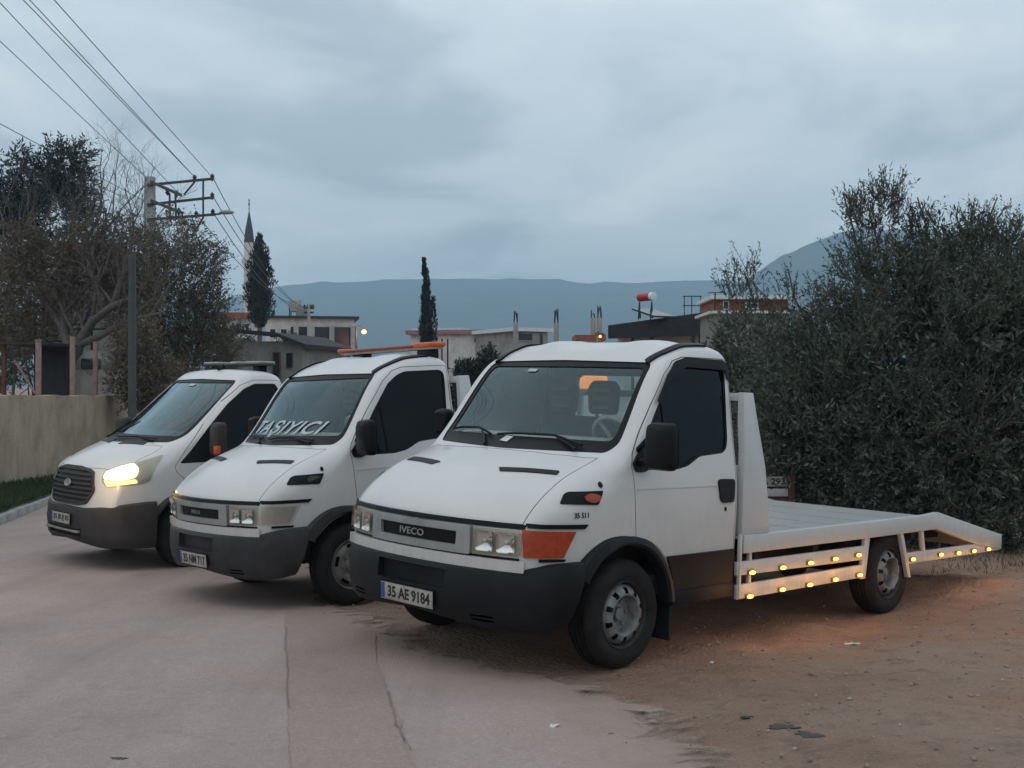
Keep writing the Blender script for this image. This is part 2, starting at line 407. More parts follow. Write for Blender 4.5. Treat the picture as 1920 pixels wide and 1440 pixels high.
def vnoise(x, y, s, seed=0):
    """smooth value noise on numpy arrays, about -1..1"""
    x = np.asarray(x, float)/s; y = np.asarray(y, float)/s
    xi = np.floor(x).astype(int); yi = np.floor(y).astype(int); fx = x - xi; fy = y - yi
    fx = fx*fx*(3-2*fx); fy = fy*fy*(3-2*fy)
    def h(a, b):
        n_ = (a*374761393 + b*668265263 + seed*974634777) & 0x7fffffff
        n_ = ((n_ ^ (n_ >> 13)) * 1274126177) & 0x7fffffff
        return ((n_ ^ (n_ >> 16)) & 0xffff) / 32767.5 - 1
    return (h(xi, yi)*(1-fx) + h(xi+1, yi)*fx)*(1-fy) + (h(xi, yi+1)*(1-fx) + h(xi+1, yi+1)*fx)*fy

def ground_px(px, py):
    """where the view ray of a photo pixel meets the ground"""
    t = 10.0
    for _ in range(60):
        p = at(px, py, t); g = hz(p.x, p.y); d = p.z - g; t += d / max(.05, (py - 720) / FPX) * .6
    return at(px, py, t)

# road edge on the dirt side, from under the cameraman to beyond the trucks
_edge = [(2.0, -6), (1.7, 2.0)] + [tuple(ground_px(*p)[:2]) for p in ((1500, 1438), (1430, 1380), (1355, 1325), (1255, 1282), (1135, 1258), (1010, 1236), (920, 1212), (870, 1185))]
_edge += [(-1.35, 10.6), (-1.6, 12.5), (-2.2, 15), (-3.2, 19), (-4.2, 26), (-5.0, 40), (-6.0, 90)]
_kerb = [(-4.6, -6), (-5.4, 5), (-6.5, 12), (-8.05, 18.3), (-9.5, 24.2), (-10.0, 29), (-10.9, 36), (-12.2, 44), (-14, 60), (-18, 90)]
def poly_at(pl, y):
    ys = [p[1] for p in pl]; xs = [p[0] for p in pl]; return np.interp(y, ys, xs)

def densify(pl, step, jit=0, seed=0):
    out = []; r_ = random.Random(seed)
    for a, b in zip(pl[:-1], pl[1:]):
        a = Vector(a); b = Vector(b); n_ = max(1, int((b-a).length/step))
        for i in range(n_): out.append(a + (b-a)*i/n_)
    out.append(Vector(pl[-1]))
    if jit:
        for i, p in enumerate(out):
            d = (out[min(i+1, len(out)-1)] - out[max(i-1, 0)]).normalized(); n_ = Vector((-d.y, d.x))
            k = float(vnoise(p.x*1.0, p.y*1.0, .5, seed) + .6*vnoise(p.x, p.y, .17, seed+3) + .35*vnoise(p.x, p.y, .06, seed+5))
            out[i] = p + n_ * k * jit
    return out
edge_d = [p for p in densify([e_ for e_ in _edge if True], .07, .07, 5)]
kerb_d = densify(_kerb, .5)

def in_poly(poly, x, y):
    x = np.asarray(x); y = np.asarray(y); ins = np.zeros(x.shape, bool); n_ = len(poly)
    px_ = np.array([p[0] for p in poly]); py_ = np.array([p[1] for p in poly])
    for i in range(n_):
        j = i - 1; c = (py_[i] > y) != (py_[j] > y)
        with np.errstate(divide='ignore', invalid='ignore'):
            xx = (px_[j]-px_[i]) * (y-py_[i]) / (py_[j]-py_[i]) + px_[i]
        ins ^= c & (x < xx)
    return ins

road_poly = [tuple(p) for p in kerb_d] + [tuple(p) for p in reversed(edge_d)]
_ea = np.array([tuple(p) for p in edge_d])
def edge_dist(x, y):
    """distance to the broken road edge"""
    x = np.asarray(x, float); y = np.asarray(y, float); d = np.full(x.shape, 1e9)
    for i in range(0, len(_ea), 2): d = np.minimum(d, (x-_ea[i, 0])**2 + (y-_ea[i, 1])**2)
    return np.sqrt(d)

def cdt(poly, step, holes=(), inner=True):
    """triangulate a 2D polygon with a grid of inner points"""
    pts = [Vector((p[0], p[1])) for p in poly]; n_ = len(pts); edges = [(i, (i+1) % n_) for i in range(n_)]
    for hl in holes:
        b = len(pts); pts += [Vector((p[0], p[1])) for p in hl]; edges += [(b+i, b+(i+1) % len(hl)) for i in range(len(hl))]
    if inner:
        lo = np.min([tuple(p) for p in pts], 0); hi = np.max([tuple(p) for p in pts], 0)
        gx, gy = np.meshgrid(np.arange(lo[0]+step/2, hi[0], step), np.arange(lo[1]+step/2, hi[1], step)); gx = gx.ravel(); gy = gy.ravel()
        gx = gx + np.where((np.arange(len(gx)) % 2) == 0, .13, -.13)*step
        k = in_poly(poly, gx, gy)
        for hl in holes: k &= ~in_poly(hl, gx, gy)
        allp = np.array([tuple(p) for p in pts])
        for x, y in zip(gx[k], gy[k]):
            if ((allp[:, 0]-x)**2 + (allp[:, 1]-y)**2).min() > (step*.4)**2: pts.append(Vector((x, y)))
    vs, es, fs, _, _, _ = delaunay_2d_cdt(pts, edges, [], 0, 1e-6)
    va = np.array([tuple(p) for p in vs]); out = []
    fa = [f for f in fs if len(f) == 3]
    cen = np.array([va[list(f)].mean(0) for f in fa])
    k = in_poly(poly, cen[:, 0], cen[:, 1])
    for hl in holes: k &= ~in_poly(hl, cen[:, 0], cen[:, 1])
    return va, [f for f, q in zip(fa, k) if q]

def sheet(name, xs, ys, zf, mat, kind='structure'):
    X, Y = np.meshgrid(xs, ys); Z = zf(X, Y); nx, ny = len(xs), len(ys)
    v = np.stack([X, Y, Z], -1).reshape(-1, 3); i = np.arange((ny-1)*(nx-1)); a = (i // (nx-1))*nx + i % (nx-1)
    f = np.stack([a, a+1, a+nx+1, a+nx], 1)
    return np_mesh(name, v, f, mat, kind=kind, smooth=True)

def np_mesh(name, v, f, mat, parent=None, kind=None, smooth=False, link=True):
    me = bpy.data.meshes.new(name); k = f.shape[1]
    me.vertices.add(len(v)); me.vertices.foreach_set('co', np.ascontiguousarray(v, np.float32).ravel())
    me.loops.add(f.size); me.loops.foreach_set('vertex_index', f.astype(np.int32).ravel())
    me.polygons.add(len(f)); me.polygons.foreach_set('loop_start', np.arange(0, f.size, k, dtype=np.int32)); me.polygons.foreach_set('loop_total', np.full(len(f), k, np.int32))
    if smooth: me.polygons.foreach_set('use_smooth', np.ones(len(f), bool))
    me.materials.append(mat); me.update(calc_edges=True); me.validate()
    if not link: return me
    o = link_mesh(name, me, parent)
    if kind: o['kind'] = kind
    return o

# ---- ground materials
def mat_dirt():
    m, t, b, o = newmat('reddish_dirt'); v = coords(t)
    f = noise(t, v, .55, 8, .62, .3); g = noise(t, v, 5, 8, .7); h = noise(t, v, 60, 5, .7)
    c = ramp(t, f, [(.28, (.26, .165, .115)), (.46, (.33, .225, .17)), (.62, (.37, .27, .21)), (.8, (.31, .22, .175))])
    red = ramp(t, noise(t, v, .35, 4, .6), [(.48, (0,0,0)), (.66, (.75,)*3)])
    c = mixc(t, red, c, (.40, .205, .135))
    c = mixc(t, ramp(t, g, [(.5, (0,0,0)), (.72, (.6,)*3)]), c, (.15, .11, .085))
    c = mixc(t, .5, c, ramp(t, h, [(.25, (.2,)*3), (.75, (.8,)*3)]), 'SOFT_LIGHT')
    t.links.new(c, b.inputs['Base Color']); b.inputs['Roughness'].default_value = .95; b.inputs['Specular IOR Level'].default_value = .2
    vo = N(t, 'ShaderNodeTexVoronoi'); vo.inputs['Scale'].default_value = 28; t.links.new(v, vo.inputs['Vector'])
    ad = N(t, 'ShaderNodeMath', operation='ADD'); t.links.new(g, ad.inputs[0]); t.links.new(h, ad.inputs[1])
    a2 = N(t, 'ShaderNodeMath', operation='SUBTRACT'); t.links.new(ad.outputs[0], a2.inputs[0]); t.links.new(vo.outputs['Distance'], a2.inputs[1])
    bump(t, a2.outputs[0], .9, .025, b); return m
def mat_asphalt(name, col, seed):
    m, t, b, o = newmat(name); v = coords(t)
    mpn = N(t, 'ShaderNodeMapping'); mpn.inputs['Location'].default_value = (seed, seed*2.3, 0); t.links.new(v, mpn.inputs[0]); v = mpn.outputs[0]
    f = noise(t, v, .35, 7, .6, .5); g = noise(t, v, 4.5, 7, .68); h = noise(t, v, 110, 4, .7)
    c = ramp(t, f, [(.25, tuple(x*.74 for x in col)), (.5, col), (.78, tuple(x*1.18 for x in col))])
    c = mixc(t, ramp(t, noise(t, v, .8, 5, .6), [(.52, (0,0,0)), (.75, (.45,)*3)]), c, (.40, .30, .25))
    c = mixc(t, ramp(t, g, [(.56, (0,0,0)), (.74, (.38,)*3)]), c, tuple(x*.55 for x in col))
    vo = N(t, 'ShaderNodeTexVoronoi'); vo.inputs['Scale'].default_value = 75; t.links.new(v, vo.inputs['Vector'])
    sepc = N(t, 'ShaderNodeSeparateColor'); t.links.new(vo.outputs['Color'], sepc.inputs[0])
    c = mixc(t, .28, c, ramp(t, sepc.outputs[0], [(0, (.28,)*3), (.75, (.55,)*3), (1, (.85,)*3)]), 'SOFT_LIGHT')
    c = mixc(t, .22, c, ramp(t, h, [(.25, (.2,)*3), (.75, (.8,)*3)]), 'SOFT_LIGHT')
    sx = N(t, 'ShaderNodeMapping'); sx.inputs['Scale'].default_value = (1.5, .10, 1); sx.inputs['Rotation'].default_value = (0, 0, .12); t.links.new(v, sx.inputs[0])
    c = mixc(t, ramp(t, noise(t, sx.outputs[0], 1.1, 6, .6, .2), [(.50, (0,0,0)), (.68, (.42,)*3)]), c, tuple(x*.66 for x in col))
    vs_ = N(t, 'ShaderNodeTexVoronoi'); vs_.inputs['Scale'].default_value = .55; t.links.new(v, vs_.inputs['Vector'])
    c = mixc(t, ramp(t, vs_.outputs['Distance'], [(.02, (.5,)*3), (.09, (0,0,0))]), c, tuple(x*.5 for x in col))
    # worn dusty margin along the broken edge
    at_ = N(t, 'ShaderNodeAttribute'); at_.attribute_name = 'edge'
    mu = N(t, 'ShaderNodeMath', operation='MULTIPLY'); t.links.new(at_.outputs['Fac'], mu.inputs[0]); t.links.new(ramp(t, g, [(.3, (.45,)*3), (.6, (1.7,)*3)]), mu.inputs[1]); mu.use_clamp = True
    c = mixc(t, mu.outputs[0], c, (.31, .225, .178))
    # the thin surfacing is broken away in patches towards its edge, down to the earth below
    e1 = N(t, 'ShaderNodeMath', operation='MULTIPLY'); t.links.new(at_.outputs['Fac'], e1.inputs[0]); e1.inputs[1].default_value = .92
    e2 = N(t, 'ShaderNodeMath', operation='SUBTRACT'); t.links.new(e1.outputs[0], e2.inputs[0]); t.links.new(noise(t, v, 2.6, 8, .72, .6), e2.inputs[1])
    e3 = N(t, 'ShaderNodeMath', operation='MULTIPLY', use_clamp=True); t.links.new(e2.outputs[0], e3.inputs[0]); e3.inputs[1].default_value = 7
    tb_ = N(t, 'ShaderNodeBsdfTransparent'); mxs = N(t, 'ShaderNodeMixShader'); t.links.new(e3.outputs[0], mxs.inputs[0]); t.links.new(b.outputs[0], mxs.inputs[1]); t.links.new(tb_.outputs[0], mxs.inputs[2]); t.links.new(mxs.outputs[0], o.inputs['Surface'])
    t.links.new(c, b.inputs['Base Color']); b.inputs['Roughness'].default_value = .9; b.inputs['Specular IOR Level'].default_value = .25
    ad = N(t, 'ShaderNodeMath', operation='ADD'); t.links.new(vo.outputs['Distance'], ad.inputs[0]); t.links.new(g, ad.inputs[1])
    bump(t, ad.outputs[0], .45, .012, b); return m
M['dirt'] = mat_dirt()
M['asphalt'] = mat_asphalt('dusty_asphalt', (.375, .295, .272), 0)
M['asphalt_patch'] = mat_asphalt('patched_asphalt', (.318, .247, .222), 13)

def axis_pts(lo, hi, step, out_lo, out_hi):
    a = list(np.arange(lo, hi + 1e-6, step)); s = step; x = hi
    while x < out_hi: s *= 1.22; x += s; a.append(min(x, out_hi))
    s = step; x = lo; pre = []
    while x > out_lo: s *= 1.22; x -= s; pre.append(max(x, out_lo))
    return np.array(pre[::-1] + a)
def ground_z(X, Y):
    z = hgt(X, Y); d = edge_dist(np.clip(X, -20, 20), np.clip(Y, -5, 60)); ins = in_poly(road_poly, X, Y)
    outm = np.where(ins, 0, np.clip(d / .35, 0, 1))
    bumps = .020*vnoise(X, Y, .55, 1) + .016*vnoise(X, Y, .23, 2) + .025*vnoise(X, Y, 1.7, 3) - .022*np.exp(-((X - 1.9 - .35*(Y-7))/.16)**2) - .022*np.exp(-((X - 3.5 - .35*(Y-7))/.16)**2)
    wheel = np.zeros_like(z)
    for a, b in zip(_cx, _cy): wheel = np.maximum(wheel, np.exp(-((X-a)**2 + (Y-b)**2)/(2*.42**2)))
    z = z + outm * (bumps) * (1 - wheel)
    # loose bank of earth behind and beside the parked truck's tail
    near = np.exp(-((X-5.6)**2/3.2**2 + (Y-11.6)**2/1.1**2))
    z = z + outm * near * (.10 + .07*vnoise(X, Y, .6, 9) + .04*vnoise(X, Y, .22, 12))
    z = z - np.where(ins, .014, 0)
    return z
ground = sheet('ground', axis_pts(-6, 9, .11, -3800, 3800), axis_pts(4.2, 17, .11, -300, 4200), ground_z, M['dirt'])

va, tr = cdt(road_poly, .42)
zr = hgt(va[:, 0], va[:, 1]) + .004
road = np_mesh('road', np.column_stack([va, zr]), np.array(tr), M['asphalt'], kind='structure', smooth=True)
def edge_attr(o, wdt=1.1):
    me = o.data; co = np.empty(len(me.vertices)*3); me.vertices.foreach_get('co', co); co = co.reshape(-1, 3)
    d = edge_dist(co[:, 0], co[:, 1]); a_ = me.attributes.new('edge', 'FLOAT', 'POINT')
    a_.data.foreach_set('value', np.clip(1 - d/wdt, 0, 1).astype(np.float32))
edge_attr(road)
def road_strip(name, left, right, mat, dz):
    l = densify([tuple(ground_px(*p)[:2]) for p in left], .12, .012, 21); r_ = densify([tuple(ground_px(*p)[:2]) for p in right], .12, .02, 31)
    poly = [tuple(p) for p in l] + [tuple(p) for p in reversed(r_)]
    va, tr = cdt(poly, .3); o = np_mesh(name, np.column_stack([va, hgt(va[:, 0], va[:, 1]) + dz]), np.array(tr), mat, kind='structure', smooth=True)
    edge_attr(o, 1.1); return o
road_strip('road_patch', [(533, 1135), (537, 1200), (541, 1300), (546, 1450)], [(690, 1150), (706, 1230), (738, 1330), (778, 1450)], M['asphalt_patch'], .010)
# open joint beside the patch
_jl = densify([tuple(ground_px(*p)[:2]) for p in ((728, 1300), (738, 1335), (752, 1375), (766, 1410))], .06, .012, 41)
jb = []
for i, p in enumerate(_jl):
    w = .006 + .003*math.sin(i*1.7) + .003*math.sin(i*.6); jb.append((p.x - w, p.y)); 
jr = [(p.x + .002, p.y) for p in _jl]
M['joint'] = plain('road_joint_filler', (.19, .155, .14), .95)
va, tr = cdt(jb + jr[::-1], .2, inner=False)
np_mesh('road_joint', np.column_stack([va, hgt(va[:, 0], va[:, 1]) + .014]), np.array(tr), M['joint'], kind='structure')
_jl = densify([tuple(ground_px(*p)[:2]) for p in ((535, 1175), (538, 1240), (541, 1330))], .06, .008, 43)
va, tr = cdt([(p.x-.003, p.y) for p in _jl] + [(p.x+.003, p.y) for p in _jl[::-1]], .2, inner=False)
np_mesh('road_joint', np.column_stack([va, hgt(va[:, 0], va[:, 1]) + .014]), np.array(tr), M['joint'], kind='structure')

# verge between kerb and wall, kerb stones
_wallp = [(-6.3, 5), (-8.3, 12), (-9.3, 17.5), (-10.1, 23.1), (-10.7, 27.5), (-11.9, 36), (-13.1, 44.5)]
def verge_z(x, y):
    k = poly_at(_kerb, y); w = poly_at(_wallp, y); u = np.clip((k - x) / np.maximum(.3, k - w), 0, 1.0)
    return hgt(x, y) + .11 + .24*u
vp = [(poly_at(_kerb, y) - .10, y) for y in np.arange(5, 36.1, .5)] + [(poly_at(_wallp, y) - .1, y) for y in np.arange(36, 4.9, -.5)]
va, tr = cdt(vp, .4)
M['verge'] = plain('verge_soil', (.07, .075, .045), .95, var=.4, scale=3, bmp=.4)
np_mesh('verge', np.column_stack([va, verge_z(va[:, 0], va[:, 1])]), np.array(tr), M['verge'], kind='structure', smooth=True)
kroot = empty('kerb', None, None); kroot['kind'] = 'structure'
ky = 11.0; kme = None
while ky < 33:
    a = Vector((poly_at(_kerb, ky), ky)); y2 = ky + .88; b = Vector((poly_at(_kerb, y2), y2)); d = (b-a).normalized(); L = (b-a).length
    if kme is None:
        kme = MB().box(.006, .874, -.07, .07, -.12, .135).mesh('kerb_stone', M['kerb'], .015)
    o = link_mesh('kerb_stone', kme, kroot)
    za_, zb_ = hz(a.x, a.y), hz(b.x, b.y)
    o.location = (a.x, a.y, za_ + rng.uniform(-.008, .008)); o.rotation_euler = (0, -math.atan2(zb_-za_, L), math.atan2(d.y, d.x) + rng.uniform(-.008, .008)); o.scale = (L/.88, 1, 1)
    ky += .88
# ------------------------------------------------------------------ cab engine: lofted shell, real openings, panels laid on the shell
class Cab:
    def __init__(s, p):
        s.p = p
        s.zt = pch(p['top']); s.W = pch(p['W']); s.pr = pch(p['prof']); s.rf = pch(p['fillet']); s.b = pch(p['bow']); s.cr = pch(p['crown'])
        s.outer = s.loft(0, p['s_rear'], p['s_front'], p['zb'])
        s.bvh_build()
    def bump(s, st, y): 
        k = s.p.get('ribs', 0)
        if not k or st > -.45: return 0
        a = min(1, (-.45 - st)/.25); return k*a*(math.exp(-((abs(y)-.42)/.13)**2))
    def section(s, st, d, zb):
        dz = d*s.p.get('dslope', 1.5) if d else 0
        zt = s.zt(st) - dz; w = s.W(st) - d; cr = s.cr(st); r_ = max(.02, s.rf(st) - d)
        Y = lambda z: w*s.pr(z); y = w*.9
        for _ in range(12): z = zt - cr*(y/.95)**2; y = Y(z)
        zc, yc = z, y; r_ = min(r_, yc*.5, max(.02, (zc - zb)*.45)); ny, nf, ns = 15, 9, 26
        pts = []
        for i in range(ny):
            yy = (yc - r_)*i/(ny-1); pts.append((yy, zt - cr*(yy/.95)**2 + (s.bump(st, yy) if not d else 0)))
        A = Vector(pts[-1]); C = Vector((Y(zc - r_), zc - r_)); B = Vector((yc, zc))
        for i in range(1, nf):
            t = i/nf; q = A*(1-t)**2 + B*2*t*(1-t) + C*t*t; pts.append((q.x, q.y))
        for i in range(ns):
            z = C.y + (zb - C.y)*i/(ns-1); pts.append((Y(z), z))
        return pts
    def bowf(s, x, y): return x - s.b(x)*abs(y)**2.2
    def loft(s, d, s0, s1, zb, step=.028):
        n_ = int((s1 - s0)/step) + 1
        base = [s0 + (s1-s0)*i/(n_-1) for i in range(n_)]
        if not d: base = sorted(set([round(q, 4) for q in base] + [s0+.006, s0+.014, s1-.004, s1-.012, s1-.02]))
        V = []; F = []; rings = []
        def add(x, y, z): V.append((s.bowf(x, y), y, z)); return len(V)-1
        for st in base:
            sec = s.section(st, d, zb); n = len(sec)
            ring = [add(st, y, z) for y, z in reversed(sec)] + [add(st, -y, z) for y, z in sec[1:]]
            # left bottom .. top centre .. right bottom
            rings.append((ring, sec))
        n = len(rings[0][0])
        for (a, _), (b, _) in zip(rings[:-1], rings[1:]):
            for i in range(n-1): F.append((a[i], a[i+1], b[i+1], b[i]))
        # floor: strips across
        KX = 12
        def row(st, ya, za, ia, yb, zb_, ib):
            ids = [ia]
            for k in range(1, KX): u = k/KX; ids.append(add(st, ya + (yb-ya)*u, za + (zb_-za)*u))
            return ids + [ib]
        fl = []
        for (ring, sec), st in zip(rings, base):
            yb, zb_ = sec[-1]; fl.append(row(st, yb, zb_, ring[0], -yb, zb_, ring[-1]))
        for a, b in zip(fl[:-1], fl[1:]):
            for i in range(KX): F.append((a[i], b[i], b[i+1], a[i+1]))
        # end caps: rows between matching left/right points
        for (ring, sec), st, flip, frow in ((rings[0], base[0], False, fl[0]), (rings[-1], base[-1], True, fl[-1])):
            m = len(sec); prev = frow
            for k in range(m-2, 0, -1):      # from bottom up
                y, z = sec[k]; cur = row(st, y, z, ring[m-1-k], -y, z, ring[m-1+k])
                for i in range(KX): F.append((prev[i], prev[i+1], cur[i+1], cur[i]) if flip else (prev[i], cur[i], cur[i+1], prev[i+1]))
                prev = cur
            top = ring[m-1]
            for i in range(KX): F.append((prev[i], prev[i+1], top) if flip else (prev[i], top, prev[i+1]))
        me = bpy.data.meshes.new('loft'); me.from_pydata(V, [], F)
        bm = bmesh.new(); bm.from_mesh(me); bmesh.ops.remove_doubles(bm, verts=bm.verts, dist=1e-5); bmesh.ops.recalc_face_normals(bm, faces=bm.faces)
        if bm.calc_volume() < 0: bmesh.ops.reverse_faces(bm, faces=bm.faces)
        bmesh.ops.triangulate(bm, faces=[f for f in bm.faces if len(f.verts) > 4])
        bm.to_mesh(me); bm.free(); return me
    def bvh_build(s):
        me = s.outer; me.update()
        bm = bmesh.new(); bm.from_mesh(me); bmesh.ops.triangulate(bm, faces=bm.faces)
        bm.normal_update()
        # smooth normals, but not across the floor edge
        s.tv = [v.co.copy() for v in bm.verts]
        nor = [Vector() for _ in bm.verts]
        for f in bm.faces:
            if f.normal.z < -.9 and f.calc_center_median().z < s.p['zb'] + .02: continue
            for l in f.loops: nor[l.vert.index] += f.normal * l.calc_angle()
        s.tn = [q.normalized() if q.length > 0 else Vector((0, 0, -1)) for q in nor]
        s.tf = [tuple(v.index for v in f.verts) for f in bm.faces]; bm.free()
        s.bvh = BVHTree.FromPolygons(s.tv, s.tf)
    def smooth_n(s, p):
        co, n, i, dist = s.bvh.find_nearest(p)
        if co is None: return None, 9
        a, b, c = s.tf[i]; A, B, C = s.tv[a], s.tv[b], s.tv[c]
        v0, v1, v2 = B-A, C-A, co-A; d00 = v0.dot(v0); d01 = v0.dot(v1); d11 = v1.dot(v1); d20 = v2.dot(v0); d21 = v2.dot(v1); den = d00*d11-d01*d01
        if abs(den) < 1e-14: return n, dist
        v = (d11*d20-d01*d21)/den; w = (d00*d21-d01*d20)/den; u = 1-v-w
        return (s.tn[a]*u + s.tn[b]*v + s.tn[c]*w).normalized(), dist
    # ---- booleans
    def boolean(s, me, ops, name):
        o = bpy.data.objects.new('tmp', me); COL.objects.link(o); tmp = []
        for op, cm in ops:
            c = bpy.data.objects.new('cut', cm); COL.objects.link(c); tmp.append(c); c.hide_render = True
            md = o.modifiers.new('b', 'BOOLEAN'); md.operation = op; md.object = c; md.solver = 'EXACT'
        dg = bpy.context.evaluated_depsgraph_get(); out = bpy.data.meshes.new_from_object(o.evaluated_get(dg)); out.name = name
        for c in tmp: bpy.data.objects.remove(c)
        bpy.data.objects.remove(o); return out
    def finish(s, me, paint, inside):
        """painted outside with the smooth normals of the shell, dark inside"""
        me.materials.clear(); me.materials.append(paint); me.materials.append(inside)
        nl = len(me.loops); ns_ = [(0, 0, 0)]*nl; mi = [0]*len(me.polygons)
        for pg in me.polygons:
            c = pg.center; sn, d = s.smooth_n(c); out = d < .004 and sn.dot(pg.normal) > .75
            mi[pg.index] = 0 if (out or d < .006) else 1
            for li in pg.loop_indices:
                if out:
                    q, dd = s.smooth_n(me.vertices[me.loops[li].vertex_index].co); ns_[li] = tuple(q) if dd < .01 else tuple(pg.normal)
                else: ns_[li] = tuple(pg.normal)
        me.polygons.foreach_set('material_index', mi); me.polygons.foreach_set('use_smooth', [True]*len(me.polygons))
        me.normals_split_custom_set(ns_); me.update(); return me
    # ---- panels laid on the shell
    def frame(s, plane, sign=1):
        if plane == 'side': return (lambda u, v: Vector((u, 3*sign, v)), Vector((0, -sign, 0)))
        if plane == 'front': return (lambda u, v: Vector((3, u, v)), Vector((-1, 0, 0)))
        if plane == 'top': return (lambda u, v: Vector((u, v, 4)), Vector((0, 0, -1)))
        if plane == 'rear': return (lambda u, v: Vector((-3, u, v)), Vector((1, 0, 0)))
        if plane == 'corner':      # u = (-x + y)/sqrt2 seen along the diagonal
            k = 1/math.sqrt(2); d = Vector((-k, -k*sign, 0)); return (lambda u, v: Vector((-u*k, u*k*sign, v)) - d*3, d)
    def hit(s, plane, u, v, sign=1):
        f, d = s.frame(plane, sign); o = f(u, v); co, n, i, dist = s.bvh.ray_cast(o, d)
        if co is None: co, n, i, dist = s.bvh.find_nearest(o + d*2.2)
        return co, s.smooth_n(co)[0], d
    def panel(s, name, poly, plane, mats, parent, off=.004, thick=.012, sign=1, step=.05, res=.03, holes=(), normal=True, label=None, fn=None):
        poly = densify(list(poly) + [poly[0]], res)[:-1]; holes = [densify(list(h) + [h[0]], res)[:-1] for h in holes]
        va, tr = cdt([tuple(p) for p in poly], step, [[tuple(p) for p in h] for h in holes])
        top = []; bot = []; nrm = []
        for u, v in va:
            co, n, d = s.hit(plane, u, v, sign); k = n if normal else -d
            e_ = off if fn is None else fn(u, v)
            top.append(co + k*e_); bot.append(co + k*(e_ - thick)); nrm.append(n)
        cnt = {}
        fs = []
        for f in tr:
            a, b, c = (top[i] for i in f); nn = (b-a).cross(c-a)
            if nn.dot(nrm[f[0]]) < 0: f = (f[0], f[2], f[1])
            fs.append(tuple(f))
        for f in fs:
            for i in range(3):
                e_ = (f[i], f[(i+1) % 3]); cnt[tuple(sorted(e_))] = cnt.get(tuple(sorted(e_)), []) + [e_]
        n_ = len(top); F = list(fs)
        if thick:
            F += [(f[2]+n_, f[1]+n_, f[0]+n_) for f in fs]
            for k, es in cnt.items():
                if len(es) == 1: a, b = es[0]; F.append((b, a, a+n_, b+n_))
        me = bpy.data.meshes.new(name); me.from_pydata(top + (bot if thick else []), [], F)
        for m in (mats if isinstance(mats, (list, tuple)) else [mats]): me.materials.append(m)
        ns_ = []
        me.update(); nf = len(fs)
        for pg in me.polygons:
            for li in pg.loop_indices: ns_.append(tuple(nrm[me.loops[li].vertex_index]) if pg.index < nf else tuple(pg.normal))
        me.polygons.foreach_set('use_smooth', [True]*len(me.polygons)); me.normals_split_custom_set(ns_)
        if parent == 'mesh': return me
        return link_mesh(name, me, parent, label)

def prism_mesh(poly, axis, a, b):
    return MB().prism(poly, axis, a, b).mesh('cutter', [], smooth=0)
def cyl_mesh(cx, cz, r, y0, y1, n=48):
    return prism_mesh([(cx + r*math.cos(2*math.pi*i/n), cz + r*math.sin(2*math.pi*i/n)) for i in range(n)], 'y', y0, y1)
def inset(poly, d):
    """shrink a polygon (positive d) towards its inside"""
    n = len(poly); A = sum(poly[i][0]*poly[(i+1) % n][1] - poly[(i+1) % n][0]*poly[i][1] for i in range(n)); sg = 1 if A > 0 else -1; out = []
    for i in range(n):
        p0, p1, p2 = (Vector(poly[(i+k) % n]) for k in (-1, 0, 1)); d1 = (p1-p0).normalized(); d2 = (p2-p1).normalized()
        n1 = Vector((-d1.y, d1.x))*sg; n2 = Vector((-d2.y, d2.x))*sg; k = (n1+n2); k = k.normalized() / max(.5, k.normalized().dot(n1)); out.append(tuple(p1 + k*d))
    return out
def rounded(poly, r_, n=4):
    out = []; m = len(poly)
    for i in range(m):
        p0, p1, p2 = (Vector(poly[(i+k) % m]) for k in (-1, 0, 1)); rr = min(r_, (p1-p0).length*.45, (p2-p1).length*.45)
        a = p1 + (p0-p1).normalized()*rr; c = p1 + (p2-p1).normalized()*rr
        for k in range(n+1): t = k/n; q = a*(1-t)**2 + p1*2*t*(1-t) + c*t*t; out.append((q.x, q.y))
    return out
def mir(poly): return [(u, -v) for u, v in poly][::-1]          # top plane (x,y)
def miry(poly): return [(-u, v) for u, v in poly][::-1]         # front plane (y,z)

# ------------------------------------------------------------------ wheels
M['rim_grime'] = plain('brake_dust_grime', (.035, .032, .030), .8, var=.4, scale=20)
def tyre_mesh(r=.348, w=.215):
    mb = MB(); h = w/2; g = []
    prof = [(.215, -h+.02), (.235, -h+.005), (.29, -h-.004), (.325, -h+.008), (r-.008, -h+.03), (r, -h+.045)]
    for c in (-.05, -.017, .017, .05): prof += [(r+.001, c-.006), (r-.012, c-.004), (r-.012, c+.004), (r+.001, c+.006)]
    prof += [(r, h-.045), (r-.008, h-.03), (.325, h-.008), (.29, h+.004), (.235, h-.005), (.215, h-.02)]
    mb.lathe(prof, 64); return mb.mesh('tyre', M['rubber'], smooth=40)
def rim_dished(mat):
    """steel disc: ring of round holes, a raised lip and a deep hub well"""
    mb = MB(); n = 60
    prof = [(.222, .085), (.214, .098), (.205, .088), (.198, .05), (.190, .062), (.176, .088), (.158, .106), (.138, .112), (.130, .112), (.122, .104), (.112, .06), (.106, .035), (.07, .028), (.045, .028), (.04, .06), (.03, .066), (.0005, .068)]
    def skip(i, j): return i in (1, 2) and (j % 6) in (2, 3)
    mb.lathe(prof[:5], n, mi=2); mb.lathe(prof[4:], n, skip=skip)
    for i in range(6):
        a = 2*math.pi*i/6 + .3; mb.lathe([(.013, .028), (.013, .045), (.0005, .047)], 6, Matrix.Translation((.083*math.cos(a), 0, .083*math.sin(a))))
    mb.lathe([(.196, .03), (.0005, .03)], 30, Matrix.Translation((0, -.02, 0)), mi=1)
    return mb.mesh('rim', [mat, M['black'], M['rim_grime']], smooth=35)
